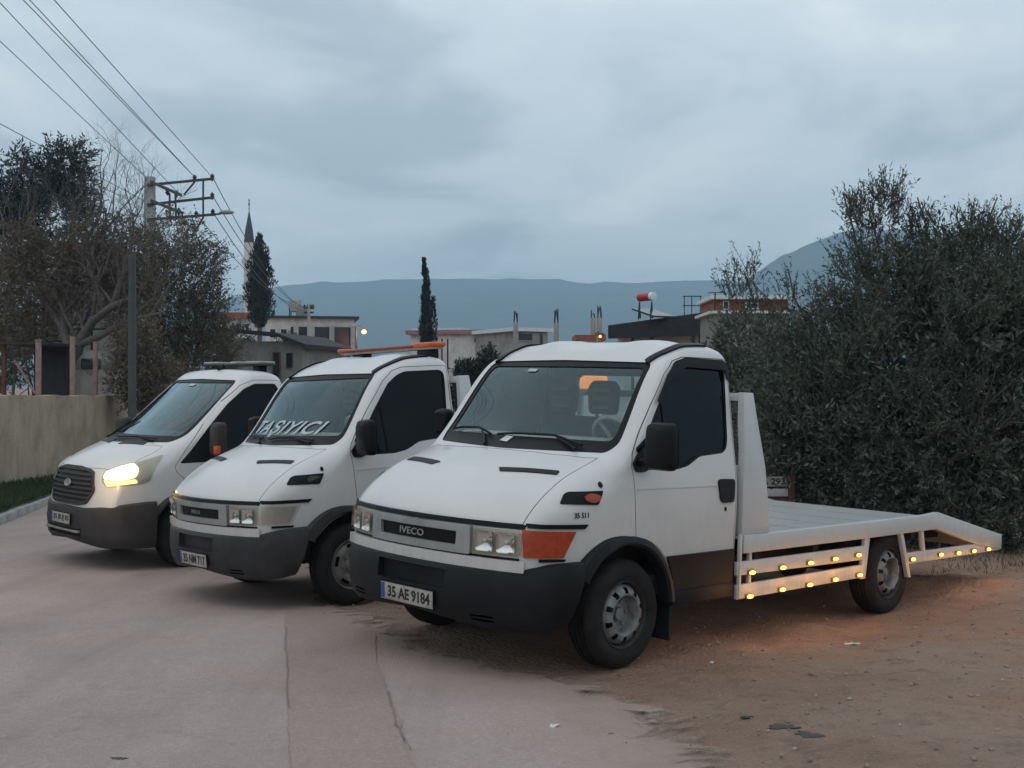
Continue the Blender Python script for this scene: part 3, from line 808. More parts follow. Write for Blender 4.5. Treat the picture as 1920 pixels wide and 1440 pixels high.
def rim_slotted(mat):
    """flat steel disc with five long slots near the edge and a centre cap"""
    mb = MB(); n = 60
    prof = [(.222, .085), (.214, .098), (.205, .088), (.198, .055), (.188, .068), (.178, .078), (.150, .086), (.138, .088), (.10, .075), (.075, .07), (.07, .082), (.045, .088), (.0005, .09)]
    def skip(i, j): return i == 5 and (j % 12) in (2, 3, 4, 5, 6)
    mb.lathe(prof, n, skip=skip)
    for i in range(6):
        a = 2*math.pi*i/6; mb.lathe([(.014, .07), (.014, .092), (.0005, .094)], 6, Matrix.Translation((.092*math.cos(a), 0, .092*math.sin(a))))
    mb.lathe([(.196, .02), (.0005, .02)], 30, mi=1)
    return mb.mesh('rim', [mat, M['black']], smooth=35)
TYRE = tyre_mesh(); RIM_A = rim_dished(M['steel']); RIM_B = rim_slotted(M['steel_worn'])
def wheel(root, x, y, z, rim, steer=0):
    sgn = 1 if y > 0 else -1
    t = link_mesh('wheel', TYRE, root, 'dusty black tyre on steel wheel'); t.location = (x, y, z); t.rotation_euler = (0, rng.uniform(0, 6), steer if sgn > 0 else steer + math.pi)
    r_ = link_mesh('rim', rim, t); return t

def plate(root, parent, txt, M4, w=.52, h=.112, off=0):
    """white number plate with blue band and black characters; M4 maps plate x right, y up, z out"""
    p = MB().box(-w/2, w/2, -h/2, h/2, 0, .006).build('number_plate', M['plate'], parent, bevel=.002); p.matrix_local = M4
    MB().box(-w/2+.004, -w/2+.042, -h/2+.006, h/2-.006, .006, .0075).build('blue_band', M['plate_blue'], p)
    tm = text_fit(text_mesh(txt, .09, M['ink'], .0006, bold=.0026), w*.80, h*.66)
    o = link_mesh('lettering', tm, p); o.location = (.022, 0, .0072)
    fr = MB()
    for a in ((-w/2-.006, w/2+.006, -h/2-.006, -h/2), (-w/2-.006, w/2+.006, h/2, h/2+.006), (-w/2-.006, -w/2, -h/2, h/2), (w/2, w/2+.006, -h/2, h/2)): fr.box(*a, -.002, .008)
    fr.build('plate_frame', M['black'], p)
    return p
def face_m(loc, nrm, up=(0, 0, 1)):
    n_ = Vector(nrm).normalized(); u = Vector(up); r_ = u.cross(n_).normalized(); u = n_.cross(r_)
    return Matrix(((r_.x, u.x, n_.x, loc[0]), (r_.y, u.y, n_.y, loc[1]), (r_.z, u.z, n_.z, loc[2]), (0, 0, 0, 1)))

def sweep_bumper(plan, ztop, zbot, profile, mat, name='bumper', slot=None):
    """plan: (x, y) from centre to the left end; profile: (t from top 0 to bottom 1, outward offset)"""
    pl = [Vector(p) for p in plan]; px_ = pch([(i, p.x) for i, p in enumerate(pl)]); py_ = pch([(i, p.y) for i, p in enumerate(pl)]); n = len(pl)-1; K = 60
    line = [Vector((px_(n*i/K), py_(n*i/K))) for i in range(K+1)]; line = [Vector((p.x, -p.y)) for p in reversed(line[1:])] + line
    V = []; F = []; m = None
    for i, p in enumerate(line):
        d = (line[min(i+1, len(line)-1)] - line[max(i-1, 0)]).normalized(); nr = Vector((d.y, -d.x))
        a = abs(p.y); zt, zb = ztop(a), zbot(a)
        sec = [(p + nr*o, zt + (zb-zt)*t) for t, o in profile]; back = [(p - nr*.075, zb + .01), (p - nr*.075, zt - .005)]
        ring = [(q.x, q.y, z) for q, z in sec + back]; m = len(ring); V += ring
    L = len(line)
    for i in range(L-1):
        for j in range(m): F.append((i*m+j, i*m+(j+1) % m, (i+1)*m+(j+1) % m, (i+1)*m+j))
    F += [tuple(range(m)), tuple(range((L-1)*m + m-1, (L-1)*m - 1, -1))]
    mb = MB(); mb.add(V, F); me = mb.mesh(name, [mat], smooth=50)
    if slot:
        o = bpy.data.objects.new('tmp', me); COL.objects.link(o); cs = []
        for cm in slot:
            c = bpy.data.objects.new('cut', cm); COL.objects.link(c); cs.append(c)
            md = o.modifiers.new('b', 'BOOLEAN'); md.operation = 'DIFFERENCE'; md.object = c; md.solver = 'EXACT'
        dg = bpy.context.evaluated_depsgraph_get(); out = bpy.data.meshes.new_from_object(o.evaluated_get(dg)); bpy.data.objects.remove(o)
        for c in cs: bpy.data.objects.remove(c)
        out.materials.clear(); out.materials.append(mat); out.polygons.foreach_set('use_smooth', [True]*len(out.polygons)); out.set_sharp_from_angle(angle=R(35)); me = out; me.name = name
    return me
# ------------------------------------------------------------------ the two flat-nosed flatbed trucks
PD = dict(s_rear=-1.17, s_front=.95, zb=.43, ribs=.022,
    top=[(-1.17, 2.05), (-1.155, 2.095), (-1.10, 2.125), (-.95, 2.145), (-.75, 2.135), (-.58, 2.09), (-.46, 2.045), (-.385, 2.005), (.20, 1.375), (.25, 1.352), (.30, 1.335), (.50, 1.268), (.56, 1.245), (.70, 1.17), (.80, 1.103), (.87, 1.043), (.91, 1.0), (.935, .965), (.945, .935), (.95, .90)],
    W=[(-1.17, .94), (-1.155, .972), (-1.12, .985), (0, .99), (.3, .982), (.5, .965), (.7, .94), (.85, .90), (.92, .87), (.95, .845)],
    prof=[(.4, .975), (.7, .99), (1.0, 1.0), (1.15, .996), (1.3, .978), (1.45, .955), (1.7, .918), (1.95, .878), (2.1, .85), (2.3, .80)],
    fillet=[(-1.17, .10), (-.5, .11), (-.38, .07), (.1, .07), (.25, .12), (.5, .17), (.8, .12), (.95, .05)],
    bow=[(-1.2, 0), (-.75, .015), (-.38, .07), (.2, .15), (.5, .165), (.9, .20), (.96, .20)],
    crown=[(-1.2, .035), (-.4, .04), (.2, .035), (.6, .03), (.95, .02)])
D = Cab(PD)
D_WS = rounded([(-.80, 1.372), (0, 1.362), (.80, 1.372), (.842, 1.43), (.775, 1.945), (.745, 1.978), (0, 1.99), (-.745, 1.978), (-.775, 1.945), (-.842, 1.43)], .045)
D_WIN = rounded([(.0, 1.315), (-.10, 1.272), (-.45, 1.268), (-.58, 1.29), (-.72, 1.352), (-.99, 1.372), (-1.04, 1.40), (-1.062, 1.46), (-1.098, 1.90), (-1.094, 1.965), (-1.05, 1.992), (-.66, 1.987), (-.57, 1.958), (-.46, 1.885), (-.29, 1.672), (-.165, 1.50), (-.05, 1.355)], .03, 3)
D_DOOR = [(.012, 1.30), (.0, 1.22), (-.02, .95), (-.035, .842)] + [(.0 + .478*math.cos(R(a)), .365 + .478*math.sin(R(a))) for a in range(98, 172, 8)] + [(-.475, .46), (-1.128, .46), (-1.132, 1.4), (-1.14, 2.02), (-1.10, 2.034), (-.64, 2.028), (-.53, 1.996), (-.41, 1.91), (-.235, 1.695), (-.105, 1.515), (-.01, 1.375)]
D_HOOD = [(1.2, -.815), (1.2, .815), (.45, .80), (.13, .785), (.165, .70), (.215, .45), (.237, .2), (.24, 0), (.237, -.2), (.215, -.45), (.165, -.70), (.13, -.785), (.45, -.80)]
def cab_meshes(C, ws, win, door, hood, zhood, s_in, arch, name, paint, zlow=.62):
    inner = C.loft(.036, C.p['s_rear'] + .05, s_in, C.p['zb'] + .09, .06)
    ws_c = prism_mesh(ws, 'x', -.62 if name == 'daily' else -.9, 1.6)
    ws_c2 = None
    wl = prism_mesh(win, 'y', -2, 2)
    rw = prism_mesh(rounded([(-.62, 1.45), (.62, 1.45), (.58, 1.90), (-.58, 1.90)], .07), 'x', -1.6, -1.0)
    # windscreen cutter must not reach the rear wall: clipped in x above
    archm = [cyl_mesh(arch[0], arch[1], arch[2], .35, 2), cyl_mesh(arch[0], arch[1], arch[2], -2, -.35)]
    low = prism_mesh([(.33, .2), (1.4, .2), (1.4, zlow), (.33, zlow)], 'y', -2, 2)
    hollow = [('DIFFERENCE', inner), ('DIFFERENCE', low), ('DIFFERENCE', ws_c), ('DIFFERENCE', wl), ('DIFFERENCE', rw)] + [('DIFFERENCE', a) for a in archm]
    base = C.boolean(C.outer.copy(), hollow, 'base')
    dl = prism_mesh(door, 'y', .55, 2); dr = prism_mesh(door, 'y', -2, -.55)
    hd = prism_mesh(hood, 'z', zhood, 3)
    body = C.boolean(base.copy(), [('DIFFERENCE', dl), ('DIFFERENCE', dr), ('DIFFERENCE', hd)], 'cab_body')
    di = inset(door, .005); hi_ = inset(hood, .005)
    door_l = C.boolean(base.copy(), [('INTERSECT', prism_mesh(di, 'y', .56, 2))], 'door')
    door_r = C.boolean(base.copy(), [('INTERSECT', prism_mesh(di, 'y', -2, -.56))], 'door')
    hd_m = C.boolean(base.copy(), [('INTERSECT', prism_mesh(hi_, 'z', zhood + .004, 3))], 'hood')
    for m in (body, door_l, door_r, hd_m): C.finish(m, paint, M['cabin'])
    return dict(body=body, door_l=door_l, door_r=door_r, hood=hd_m)
DM = cab_meshes(D, D_WS, D_WIN, D_DOOR, D_HOOD, .95, .20, (0, .365, .435), 'daily', M['paint'])

def mirror_housing(root, x, y, z, sgn, w=.25, h=.33, d=.11, mat=None, lens=True):
    """door mirror: two-piece rounded housing on a bracket"""
    hm = MB(); pts = rounded([(-w/2, -h/2), (w/2, -h/2), (w/2*.92, h/2), (-w/2*.86, h/2)], .05)
    rings = [(.86, -d/2), (1.0, -d/2+.02), (1.0, 0), (.93, d/2-.02), (.72, d/2)]; n = len(pts)
    V = [(u*k*1.0, v*k, o) for k, o in rings for u, v in pts]
    F = [(i*n+j, i*n+(j+1) % n, (i+1)*n+(j+1) % n, (i+1)*n+j) for i in range(len(rings)-1) for j in range(n)] + [tuple(range(n-1, -1, -1)), tuple(range((len(rings)-1)*n, len(rings)*n))]
    hm.add([(o, u*sgn, v) for u, v, o in V], F)       # bulge faces forward (+x)
    o = hm.build('mirror', mat or M['black'], root, smooth=40); o.location = (x, y, z); o.rotation_euler = (0, 0, -.12*sgn)
    ar = MB().tube([(-.02, -sgn*.08, -h*.30), (-.01, -sgn*.17, -h*.34), (-.01, -sgn*(abs(y)-.93), -h*.45)], .028, 8).tube([(-.02, -sgn*.08, h*.22), (-.02, -sgn*.15, h*.10), (-.02, -sgn*(abs(y)-.90), -h*.25)], .018, 8)
    ar.build('mirror_arm', mat or M['black'], o)
    g = MB().add([(-d/2-.001, u*.9*sgn, v*.9) for u, v in pts], [tuple(range(n))]); g.build('mirror_glass', M['chrome'], o)
    return o

def arch_trim(root, cx, cz, r0, r1, y, sgn, mat, a0=30, a1=176, sx=1.0):
    V = []; F = []; n = 34
    for i in range(n+1):
        a = R(a0 + (a1-a0)*i/n); c, s_ = math.cos(a), math.sin(a)
        ro = r1*(1 + .13*max(0, c)*sx)       # the lip widens towards the bumper
        for r_, yy in ((r0, y-.09), (r0, y+.002), (r0+.016, y+.016), (ro-.018, y+.010), (ro, y-.012), (ro-.004, y-.06)): V.append((cx + r_*c, sgn*yy, cz + r_*s_))
    for i in range(n):
        for j in range(6): F.append((i*6+j, i*6+(j+1) % 6, (i+1)*6+(j+1) % 6, (i+1)*6+j))
    F += [tuple(range(6)), tuple(range(n*6+5, n*6-1, -1))]
    return MB().add(V, F).build('wheel_arch_trim', mat, root, smooth=45)

def interior(root, seat_light=True):
    it = MB()
    it.box(-1.10, .20, -.86, .86, .52, .56)
    it.build('cabin_floor', M['cabin'], root)
    ds = MB(); prof = [(.12, 1.20), (.09, 1.36), (-.02, 1.455), (-.16, 1.46), (-.30, 1.40), (-.34, 1.25), (-.30, .95), (-.18, .62), (.1, .62)]
    ds.prism(prof, 'y', -.70, .70); ds.build('dashboard', M['dash'], root, bevel=.03, smooth=50)
    for sy, wdt in ((.45, .27), (-.40, .45)):
        sb = MB().box(-.95, -.48, sy-wdt, sy+wdt, .80, .98); s_ = sb.build('seat', M['seat'], root, bevel=.05, smooth=60)
        bk = MB(); pr = rounded([(-wdt, .95), (wdt, .95), (wdt*.92, 1.48), (wdt*.6, 1.58), (-wdt*.6, 1.58), (-wdt*.92, 1.48)], .06)
        V = [(-.86 - (v-.95)*.22, u + sy, v) for u, v in pr] + [(-.98 - (v-.95)*.22, u + sy, v) for u, v in pr]; n = len(pr)
        bk.add(V, [tuple(range(n)), tuple(range(2*n-1, n-1, -1))] + [(i, i+n, (i+1) % n+n, (i+1) % n) for i in range(n)])
        bk.build('backrest', M['seat'], s_, bevel=.02, smooth=60)
        for hy in ((0,) if wdt < .3 else (-.21, .21)):
            hr_ = MB(); q = rounded([(-.13, 1.60), (.13, 1.60), (.15, 1.80), (.10, 1.86), (-.10, 1.86), (-.15, 1.80)], .04); n = len(q)
            hr_.add([(-1.00, u+sy+hy, v) for u, v in q] + [(-1.06, u+sy+hy, v) for u, v in q], [tuple(range(n)), tuple(range(2*n-1, n-1, -1))] + [(i, i+n, (i+1) % n+n, (i+1) % n) for i in range(n)])
            hr_.build('headrest', M['seat'], s_, bevel=.012, smooth=60)
            if seat_light:
                for zz in (1.655, 1.72, 1.785): MB().box(-.999, -.994, sy+hy-.085, sy+hy+.085, zz-.014, zz+.014).build('headrest_stripe', M['seat_light'], s_)
    sw = MB(); rr, rt = .205, .017; c = Vector((-.46, .45, 1.42)); ax = Matrix.Rotation(R(-58), 3, 'Y')
    pts = [c + ax @ Vector((rr*math.cos(2*math.pi*i/28), rr*math.sin(2*math.pi*i/28), 0)) for i in range(29)]
    sw.tube(pts, rt, 8, cap=False); sw.tube([c, c + ax @ Vector((0, 0, -.20))], .03, 8)
    for a in (90, 210, 330): sw.tube([c + ax @ Vector((0, 0, -.03)), c + ax @ Vector((rr*math.cos(R(a)), rr*math.sin(R(a)), 0))], .014, 6)
    sw.build('steering_wheel', M['dash'], root, smooth=60)

def wiper(C, root, pts, off=.018):
    """arm from the cowl to a blade lying on the glass; pts in the front plane"""
    P_ = []
    for u, v in pts:
        co, n, d = C.hit('front', u, v); P_.append(co + n*off)
    mb = MB(); mb.tube([P_[0], P_[1], P_[2]], [.012, .009, .007], 6); mb.build('wiper_arm', M['black'], root, smooth=60)
    bl = MB(); q = P_[3:]; bl.tube(q, .0085, 6); bl.build('wiper_blade', M['black'], root, smooth=60)

def bed(root, top_h=1.80, lights=None, mat=None, xr=0.0):
    """flatbed: headboard, side beams with drop tail, plates, under-run rails, chassis"""
    mat = mat or M['paint_deck']; K = top_h/1.80
    for sg in (1, -1):
        beam = [(-1.225, .66), (-1.225, .79), (-1.56, .786), (-4.0, .802), (-4.24, .815), (-5.50, .558), (-5.585, .545), (-5.585, .40), (-5.03, .482), (-4.20, .669), (-3.0, .662)]
        MB().prism(beam, 'y', sg*.94, sg*1.0).build('side_beam', mat, root, bevel=.006)
        hb = [(-1.215, .79), (-1.215, 1.40), (-1.19, 1.58), (-1.185, 1.80*K), (-1.30, 1.80*K), (-1.355, 1.63), (-1.425, 1.44), (-1.485, 1.27), (-1.53, 1.05), (-1.56, .788)]
        MB().prism(hb, 'y', sg*.93, sg*.985).build('headboard_side', mat, root, bevel=.006)
        MB().box(-1.205, -1.18, min(sg*.972, sg*.998), max(sg*.972, sg*.998), .34, .80).build('front_post', mat, root, bevel=.004)
        up = [(-1.165, .507), (-1.165, .602), (-2.985, .602), (-2.965, .490)]; lo = [(-1.17, .338), (-1.17, .440), (-2.945, .450), (-2.93, .348)]
        rr = [(-3.675, .492), (-5.02, .485), (-5.57, .440), (-5.57, .393), (-3.71, .397)]
        for p in (up, lo, rr): MB().prism(p, 'y', sg*.962, sg*.99).build('side_rail', mat, root, bevel=.004)
        MB().prism([(-2.96, .665), (-3.03, .665), (-2.975, .335), (-2.91, .335)], 'y', sg*.955, sg*.993).build('rail_bracket', mat, root, bevel=.004)
        MB().prism([(-3.55, .665), (-3.60, .665), (-3.76, .28), (-3.71, .28)], 'y', sg*.955, sg*.993).build('rail_bracket', mat, root, bevel=.004)
        MB().prism([(-3.93, .67), (-3.98, .67), (-4.02, .488), (-3.97, .488)], 'y', sg*.955, sg*.988).build('rail_bracket', mat, root, bevel=.004)
        MB().prism([(-1.32, .665), (-1.35, .665), (-1.35, .44), (-1.32, .44)], 'y', sg*.955, sg*.985).build('rail_bracket', mat, root, bevel=.004)
    x = -1.235; i = 0
    while x > -4.2:
        x2 = max(x - .495, -4.225); z0 = .752 + .012*(-(x)-1.2)/3
        MB().box(x2+.002, x-.002, -.94, .94, z0, z0+.012).build('deck_plate', M['deck_floor'], root)
        x = x2; i += 1
    for k in range(3):
        a, b = -4.225 - k*.44, -4.225 - (k+1)*.44 + .008; f = lambda q: .775 - (-4.225-q)*.205
        MB().add([(a, -.94, f(a)), (a, .94, f(a)), (b, .94, f(b)), (b, -.94, f(b)), (a, -.94, f(a)-.012), (a, .94, f(a)-.012), (b, .94, f(b)-.012), (b, -.94, f(b)-.012)], [(0,1,2,3),(7,6,5,4),(0,4,5,1),(1,5,6,2),(2,6,7,3),(3,7,4,0)]).build('ramp_plate', M['deck_floor'], root)
    for yy in (-.62, -.22, .22, .62): MB().box(-4.2, -1.24, yy-.008, yy+.008, .762, .7705).build('deck_strake', M['deck_floor'], root)
    MB().box(-1.265, -1.215, -.93, .93, 1.74*K, 1.795*K).build('headboard_rail', mat, root, bevel=.005)
    MB().box(-1.25, -1.225, -.93, .93, .77, 1.28).build('headboard_panel', mat, root, bevel=.004)
    for yy in (-.62, .62): MB().box(-1.255, -1.225, yy-.02, yy+.02, 1.28, 1.74*K).build('headboard_bar', mat, root)
    for sg in (1, -1):
        MB().box(-5.5, .70, sg*.36-.035, sg*.36+.035, .46, .60).build('chassis_rail', M['metal_dark'], root)
    MB().box(-5.58, -5.50, -.95, .95, .40, .54).build('tail_beam', mat, root, bevel=.005)
    ax = MB().tube([(-WB, -.80, .33), (-WB, .80, .33)], .055, 10).ball((-WB, 0, .33), .17, .14, .17); ax.build('rear_axle', M['metal_dark'], root, smooth=60)
    MB().tube([(0, -.8, .33), (0, .8, .33)], .05, 10).build('front_axle', M['metal_dark'], root, smooth=60)
    MB().box(-2.6, -1.6, -.85, -.42, .35, .62).build('fuel_tank', M['metal_dark'], root, bevel=.05)
    for yy in (.30, -.30): MB().box(-WB-.7, -WB+.7, yy*2.2-.04, yy*2.2+.04, .42, .50).build('leaf_spring', M['metal_dark'], root)
    for k in (-1.5, -2.3, -3.1, -3.9): MB().box(k-.04, k+.04, -.93, .93, .60, .70).build('cross_member', M['metal_dark'], root)
    if lights:
        bm_ = MB().box(-.042, .042, -.004, .014, -.017, .017).mesh('body', M['led_body'], .004)
        ln = MB().ball((0, .014, 0), .034, .018, .014, 12, 6).mesh('lens', M['led'], smooth=60)
        for (lx, lz) in lights:
            o = link_mesh('marker_light', bm_, root); o.location = (lx, .993, lz)
            link_mesh('marker_lens', ln, o)
            ld = bpy.data.lights.new('marker_glow', 'POINT'); ld.energy = .55; ld.color = (1, .42, .08); ld.shadow_soft_size = .05
            lo_ = bpy.data.objects.new('marker_glow', ld); COL.objects.link(lo_); lo_.parent = root; lo_.location = (lx, 1.13, lz - .10)

def daily(Mx, name, label, first):
    root = empty(name, label, 'truck', Mx)
    P_ = M['paint']; bmp = M['bumper'] if first else M['bumper_grey']
    link_mesh('cab_body', DM['body'], root)
    link_mesh('hood', DM['hood'], root)
    for sg, key in ((1, 'door_l'), (-1, 'door_r')):
        d = link_mesh('door', DM[key], root)
        D.panel('window_pane', inset(D_WIN, -.012), 'side', M['glass_dark'], d, off=-.012, thick=.004, sign=sg)
        D.panel('window_seal', D_WIN, 'side', M['black'], d, off=-.004, thick=.02, sign=sg, holes=[inset(D_WIN, .016)], step=.2)
        D.panel('window_divider', [(-.40, 1.27), (-.375, 1.27), (-.345, 1.80), (-.37, 1.80)], 'side', M['black'], d, off=-.006, thick=.02, sign=sg)
        D.panel('handle', rounded([(-.905, 1.185), (-.93, 1.05), (-.96, 1.03), (-1.09, 1.03), (-1.10, 1.19), (-.94, 1.195)], .03), 'side', M['bumper'], d, off=.014, thick=.03, sign=sg)
        D.panel('lock', [(-1.0 + .013*math.cos(a*math.pi/4), .985 + .016*math.sin(a*math.pi/4)) for a in range(8)], 'side', M['black'], d, off=.004, sign=sg)
        D.panel('lower_cladding', [(-.43, .468), (-1.12, .468), (-1.12, .70), (-.36, .70), (-.40, .62), (-.43, .55)], 'side', bmp, d, off=.016, thick=.02, sign=sg)
        D.panel('crease', [(-.03, 1.150), (-.89, 1.147), (-.89, 1.158), (-.03, 1.162)], 'side', P_, d, off=.005, thick=.006, sign=sg)
        if first:
            vz = rounded([(-.30, 1.69), (-.45, 1.86), (-.56, 1.93), (-.66, 1.955), (-1.09, 1.95), (-1.105, 1.88), (-1.13, 1.88), (-1.125, 2.0), (-1.08, 2.022), (-.66, 2.02), (-.54, 1.985), (-.43, 1.90), (-.28, 1.72)], .012, 2)
            D.panel('rain_deflector', vz, 'side', M['black'], d, off=.035, thick=.008, sign=sg, fn=lambda u, v: .012 + .10*max(0, 2.02 - v)*.6)
        mirror_housing(d, -.02 if sg > 0 else -.20, sg*(1.17 if sg > 0 else 1.10), 1.435 if sg > 0 else 1.50, sg, .24 if sg > 0 else .15, .30 if sg > 0 else .20)
        D.panel('mirror_base', rounded([(.005, 1.315), (-.02, 1.26), (-.10, 1.258), (-.17, 1.29), (-.20, 1.42), (-.165, 1.49)], .02), 'side', M['black'], d, off=.02, thick=.03, sign=sg)
        # fender details
        D.panel('fender_lamp', rounded([(.60, 1.075), (.555, 1.125), (.52, 1.142), (.275, 1.150), (.325, 1.065)], .015), 'side', M['black'], root, off=.010, thick=.012, sign=sg)
        D.panel('side_repeater', [(.37 + .062*math.cos(a*math.pi/8), 1.105 + .026*math.sin(a*math.pi/8)) for a in range(16)], 'side', M['amber'] if first else M['lens'], root, off=.020, thick=.012, sign=sg)
        D.panel('fender_cap', [(.285 + .014*math.cos(a*math.pi/5), 1.185 + .018*math.sin(a*math.pi/5)) for a in range(10)], 'side', M['black'], root, off=.008, sign=sg)
        D.panel('fender_shadow_strip', [(.80, .957), (.40, .948), (.43, .922), (.80, .932)], 'side', M['black'], root, off=.012, thick=.014, sign=sg)  # black strip carrying the painted hood-edge shadow line on over the lamp
        D.panel('sill_strip', [(.74, .748), (.56, .742), (.57, .728), (.74, .73)], 'side', M['black'], root, off=.010, thick=.012, sign=sg)
        k = 1/math.sqrt(2); cu = lambda x, y, z: ((-x + y)*k, z)
        D.panel('indicator', [cu(.822, .818, .922), cu(.50, .945, .908), cu(.585, .925, .752), cu(.815, .822, .760)], 'corner', M['amber'] if first else M['lens'], root, off=.016, thick=.02, sign=sg, step=.04)
        if not first: D.panel('indicator_bowl', [cu(.80, .828, .912), cu(.53, .94, .898), cu(.60, .923, .765), cu(.80, .83, .770)], 'corner', M['lampbowl'], root, off=.004, thick=.01, sign=sg, step=.04)
        # headlamp: bowl, reflectors, lens
        a, b = (.482, .812); yy = (lambda q: [(sg*u, v) for u, v in q])
        hb = D.panel('headlight', yy(rounded([(a, .752), (b, .762), (b, .918), (a, .916)], .012)), 'front', M['lampbowl'], root, off=.006, thick=.02)
        for c_ in (.578, .722):
            co, n_, d_ = D.hit('front', sg*c_, .838); Fm = face_m(co + n_*.008, n_)
            q = rounded([(-.062, -.062), (.062, -.062), (.062, .062), (-.062, .062)], .018); n = len(q); mb = MB()
            rings = [(1.0, .022), (.93, .015), (.78, .007), (.5, .002), (.18, .0005)]
            mb.add([Fm @ Vector((u*k_, v*k_, o_)) for k_, o_ in rings for u, v in q], [(i*n+j, i*n+(j+1) % n, (i+1)*n+(j+1) % n, (i+1)*n+j) for i in range(4) for j in range(n)] + [tuple(range(4*n, 5*n))])
            mb.build('reflector', M['chrome'], hb, smooth=50)
            MB().ball(tuple(co + n_*.02), .014, .014, .014, 8, 6).build('bulb', M['lampbowl'], hb, smooth=60)
        D.panel('lens', yy(rounded([(a+.004, .756), (b-.004, .766), (b-.004, .914), (a+.004, .912)], .012)), 'front', M['lens'], hb, off=.036, thick=.028)
        arch_trim(root, .03, .365, .432, .50, .985, sg, bmp)
        # hood vents
        vt = [(.405, .715), (.455, .735), (.565, .335), (.525, .285)]; vt = vt if sg > 0 else mir(vt)
        D.panel('hood_vent', rounded(vt, .012, 2), 'top', M['black'], root, off=.006, thick=.012)
        # black roof gutter cap
        st = [(-.40, .745), (-.55, .775), (-.75, .788), (-.98, .785), (-.98, .735), (-.75, .735), (-.55, .722), (-.42, .70)]; st = st if sg > 0 else mir(st)
        D.panel('roof_strip', st, 'top', M['black'], root, off=.016, thick=.02)
        wheel(root, 0, sg*.845, .348, RIM_A if first else RIM_B)
        wheel(root, -WB, sg*.845, .333, RIM_A if first else RIM_B)
        MB().box(-.475, -.455, min(sg*.70, sg*.95), max(sg*.70, sg*.95), .13, .45).build('mudflap', M['bumper'], root)
        MB().box(-1.15, -.45, min(sg*.88, sg*.978), max(sg*.88, sg*.978), .36, .468).build('sill', bmp, root, bevel=.015)
    MB().box(-.42, .42, -.72, -.70, .40, .85).box(-.42, .42, .70, .72, .40, .85).box(.40, .42, -.9, .9, .50, .9).build('wheel_housing', M['metal_dark'], root)
    MB().box(-.5, .72, -.44, .44, .34, .50).build('engine_sump', M['metal_dark'], root, bevel=.04)
    # grille, trim and lettering
    D.panel('hood_edge_shadow_strip', [(-.82, .922), (.82, .922), (.83, .948), (-.83, .948)], 'front', M['black'], root, off=.012, thick=.016)  # black strip painted in as the shadow line under the hood edge
    sl = rounded([(-.365, .792), (.365, .792), (.37, .876), (-.37, .876)], .012)
    gr = D.panel('grille', rounded([(-.474, .745), (.474, .745), (.474, .918), (-.474, .918)], .015), 'front', M['silver'], root, off=.030, thick=.03, holes=[sl])
    D.panel('grille_slot', inset(sl, -.004), 'front', M['black'], gr, off=.008, thick=.004)
    D.panel('grille_lower_strip', [(-.80, .734), (.80, .734), (.80, .748), (-.80, .748)], 'front', M['black'], root, off=.008, thick=.01)
    D.panel('lower_front_panel', rounded([(-.835, .668), (.835, .668), (.835, .735), (-.835, .735)], .01), 'front', P_, root, off=.034, thick=.03)
    co, n_, d_ = D.hit('front', -.045, .834)
    tm = text_fit(text_mesh('IVECO', .06, M['silver'] if first else M['lampbowl'], .003, bold=.0006), .235, .044) if first else text_fit(text_mesh('IVECO', .06, M['silver'], .003), .16, .030)
    tx = link_mesh('lettering', tm, gr); tx.matrix_local = face_m(co + n_*.013, (1, 0, 0))
    if first:
        co, n_, d_ = D.hit('side', .455, 1.005, 1); tx = link_mesh('model_lettering', text_fit(text_mesh('35 S11', .04, M['bumper'], .002), .115, .034), root); tx.matrix_local = face_m(co + n_*.003, (0.09, 1, 0))
    # bumper and plate
    plan = [(1.012, 0), (1.003, .2), (.983, .4), (.945, .58), (.89, .74), (.82, .865), (.735, .95), (.64, .992), (.55, 1.008), (.475, 1.012)]
    me = sweep_bumper(plan, pch([(0, .668), (.6, .672), (.85, .69), (.98, .722), (1.02, .728)]), pch([(0, .352), (.35, .33), (.75, .305), (.95, .315), (1.02, .345)]),
        [(0, -.03), (.03, -.008), (.10, .004), (.35, .012), (.6, .010), (.8, -.004), (.93, -.022), (1, -.045)], bmp,
        slot=[prism_mesh(rounded([(-.325, .515), (.325, .515), (.33, .638), (-.33, .638)], .012), 'x', .955, 1.2)] + [prism_mesh([(a_, b_), (a_+.16, b_), (a_+.16, b_+.014), (a_, b_+.014)], 'x', .80, 1.2) for a_ in (.52, -.68) for b_ in (.352, .378)] + [prism_mesh([(.30, .625), (.478, .625), (.60, .28), (.30, .28)], 'y', -2, 2)])
    bo = link_mesh('bumper', me, root)
    plate(root, bo, '35 AE 9184' if first else '35 NM 717', face_m((1.022, 0, .437), (1, 0, -.06)))
    # glass
    D.panel('windscreen', inset(D_WS, -.012), 'front', M['glass'], root, off=-.012, thick=.005)
    fri = rounded([(-.79, 1.45), (.79, 1.45), (.735, 1.945), (-.735, 1.945)], .05)
    D.panel('windscreen_border', D_WS, 'front', M['black'], root, off=-.006, thick=.012, holes=[fri], step=.2)
    D.panel('rear_window', rounded([(-.64, 1.43), (.64, 1.43), (.60, 1.92), (-.60, 1.92)], .07), 'rear', M['glass'], root, off=-.012, thick=.004)
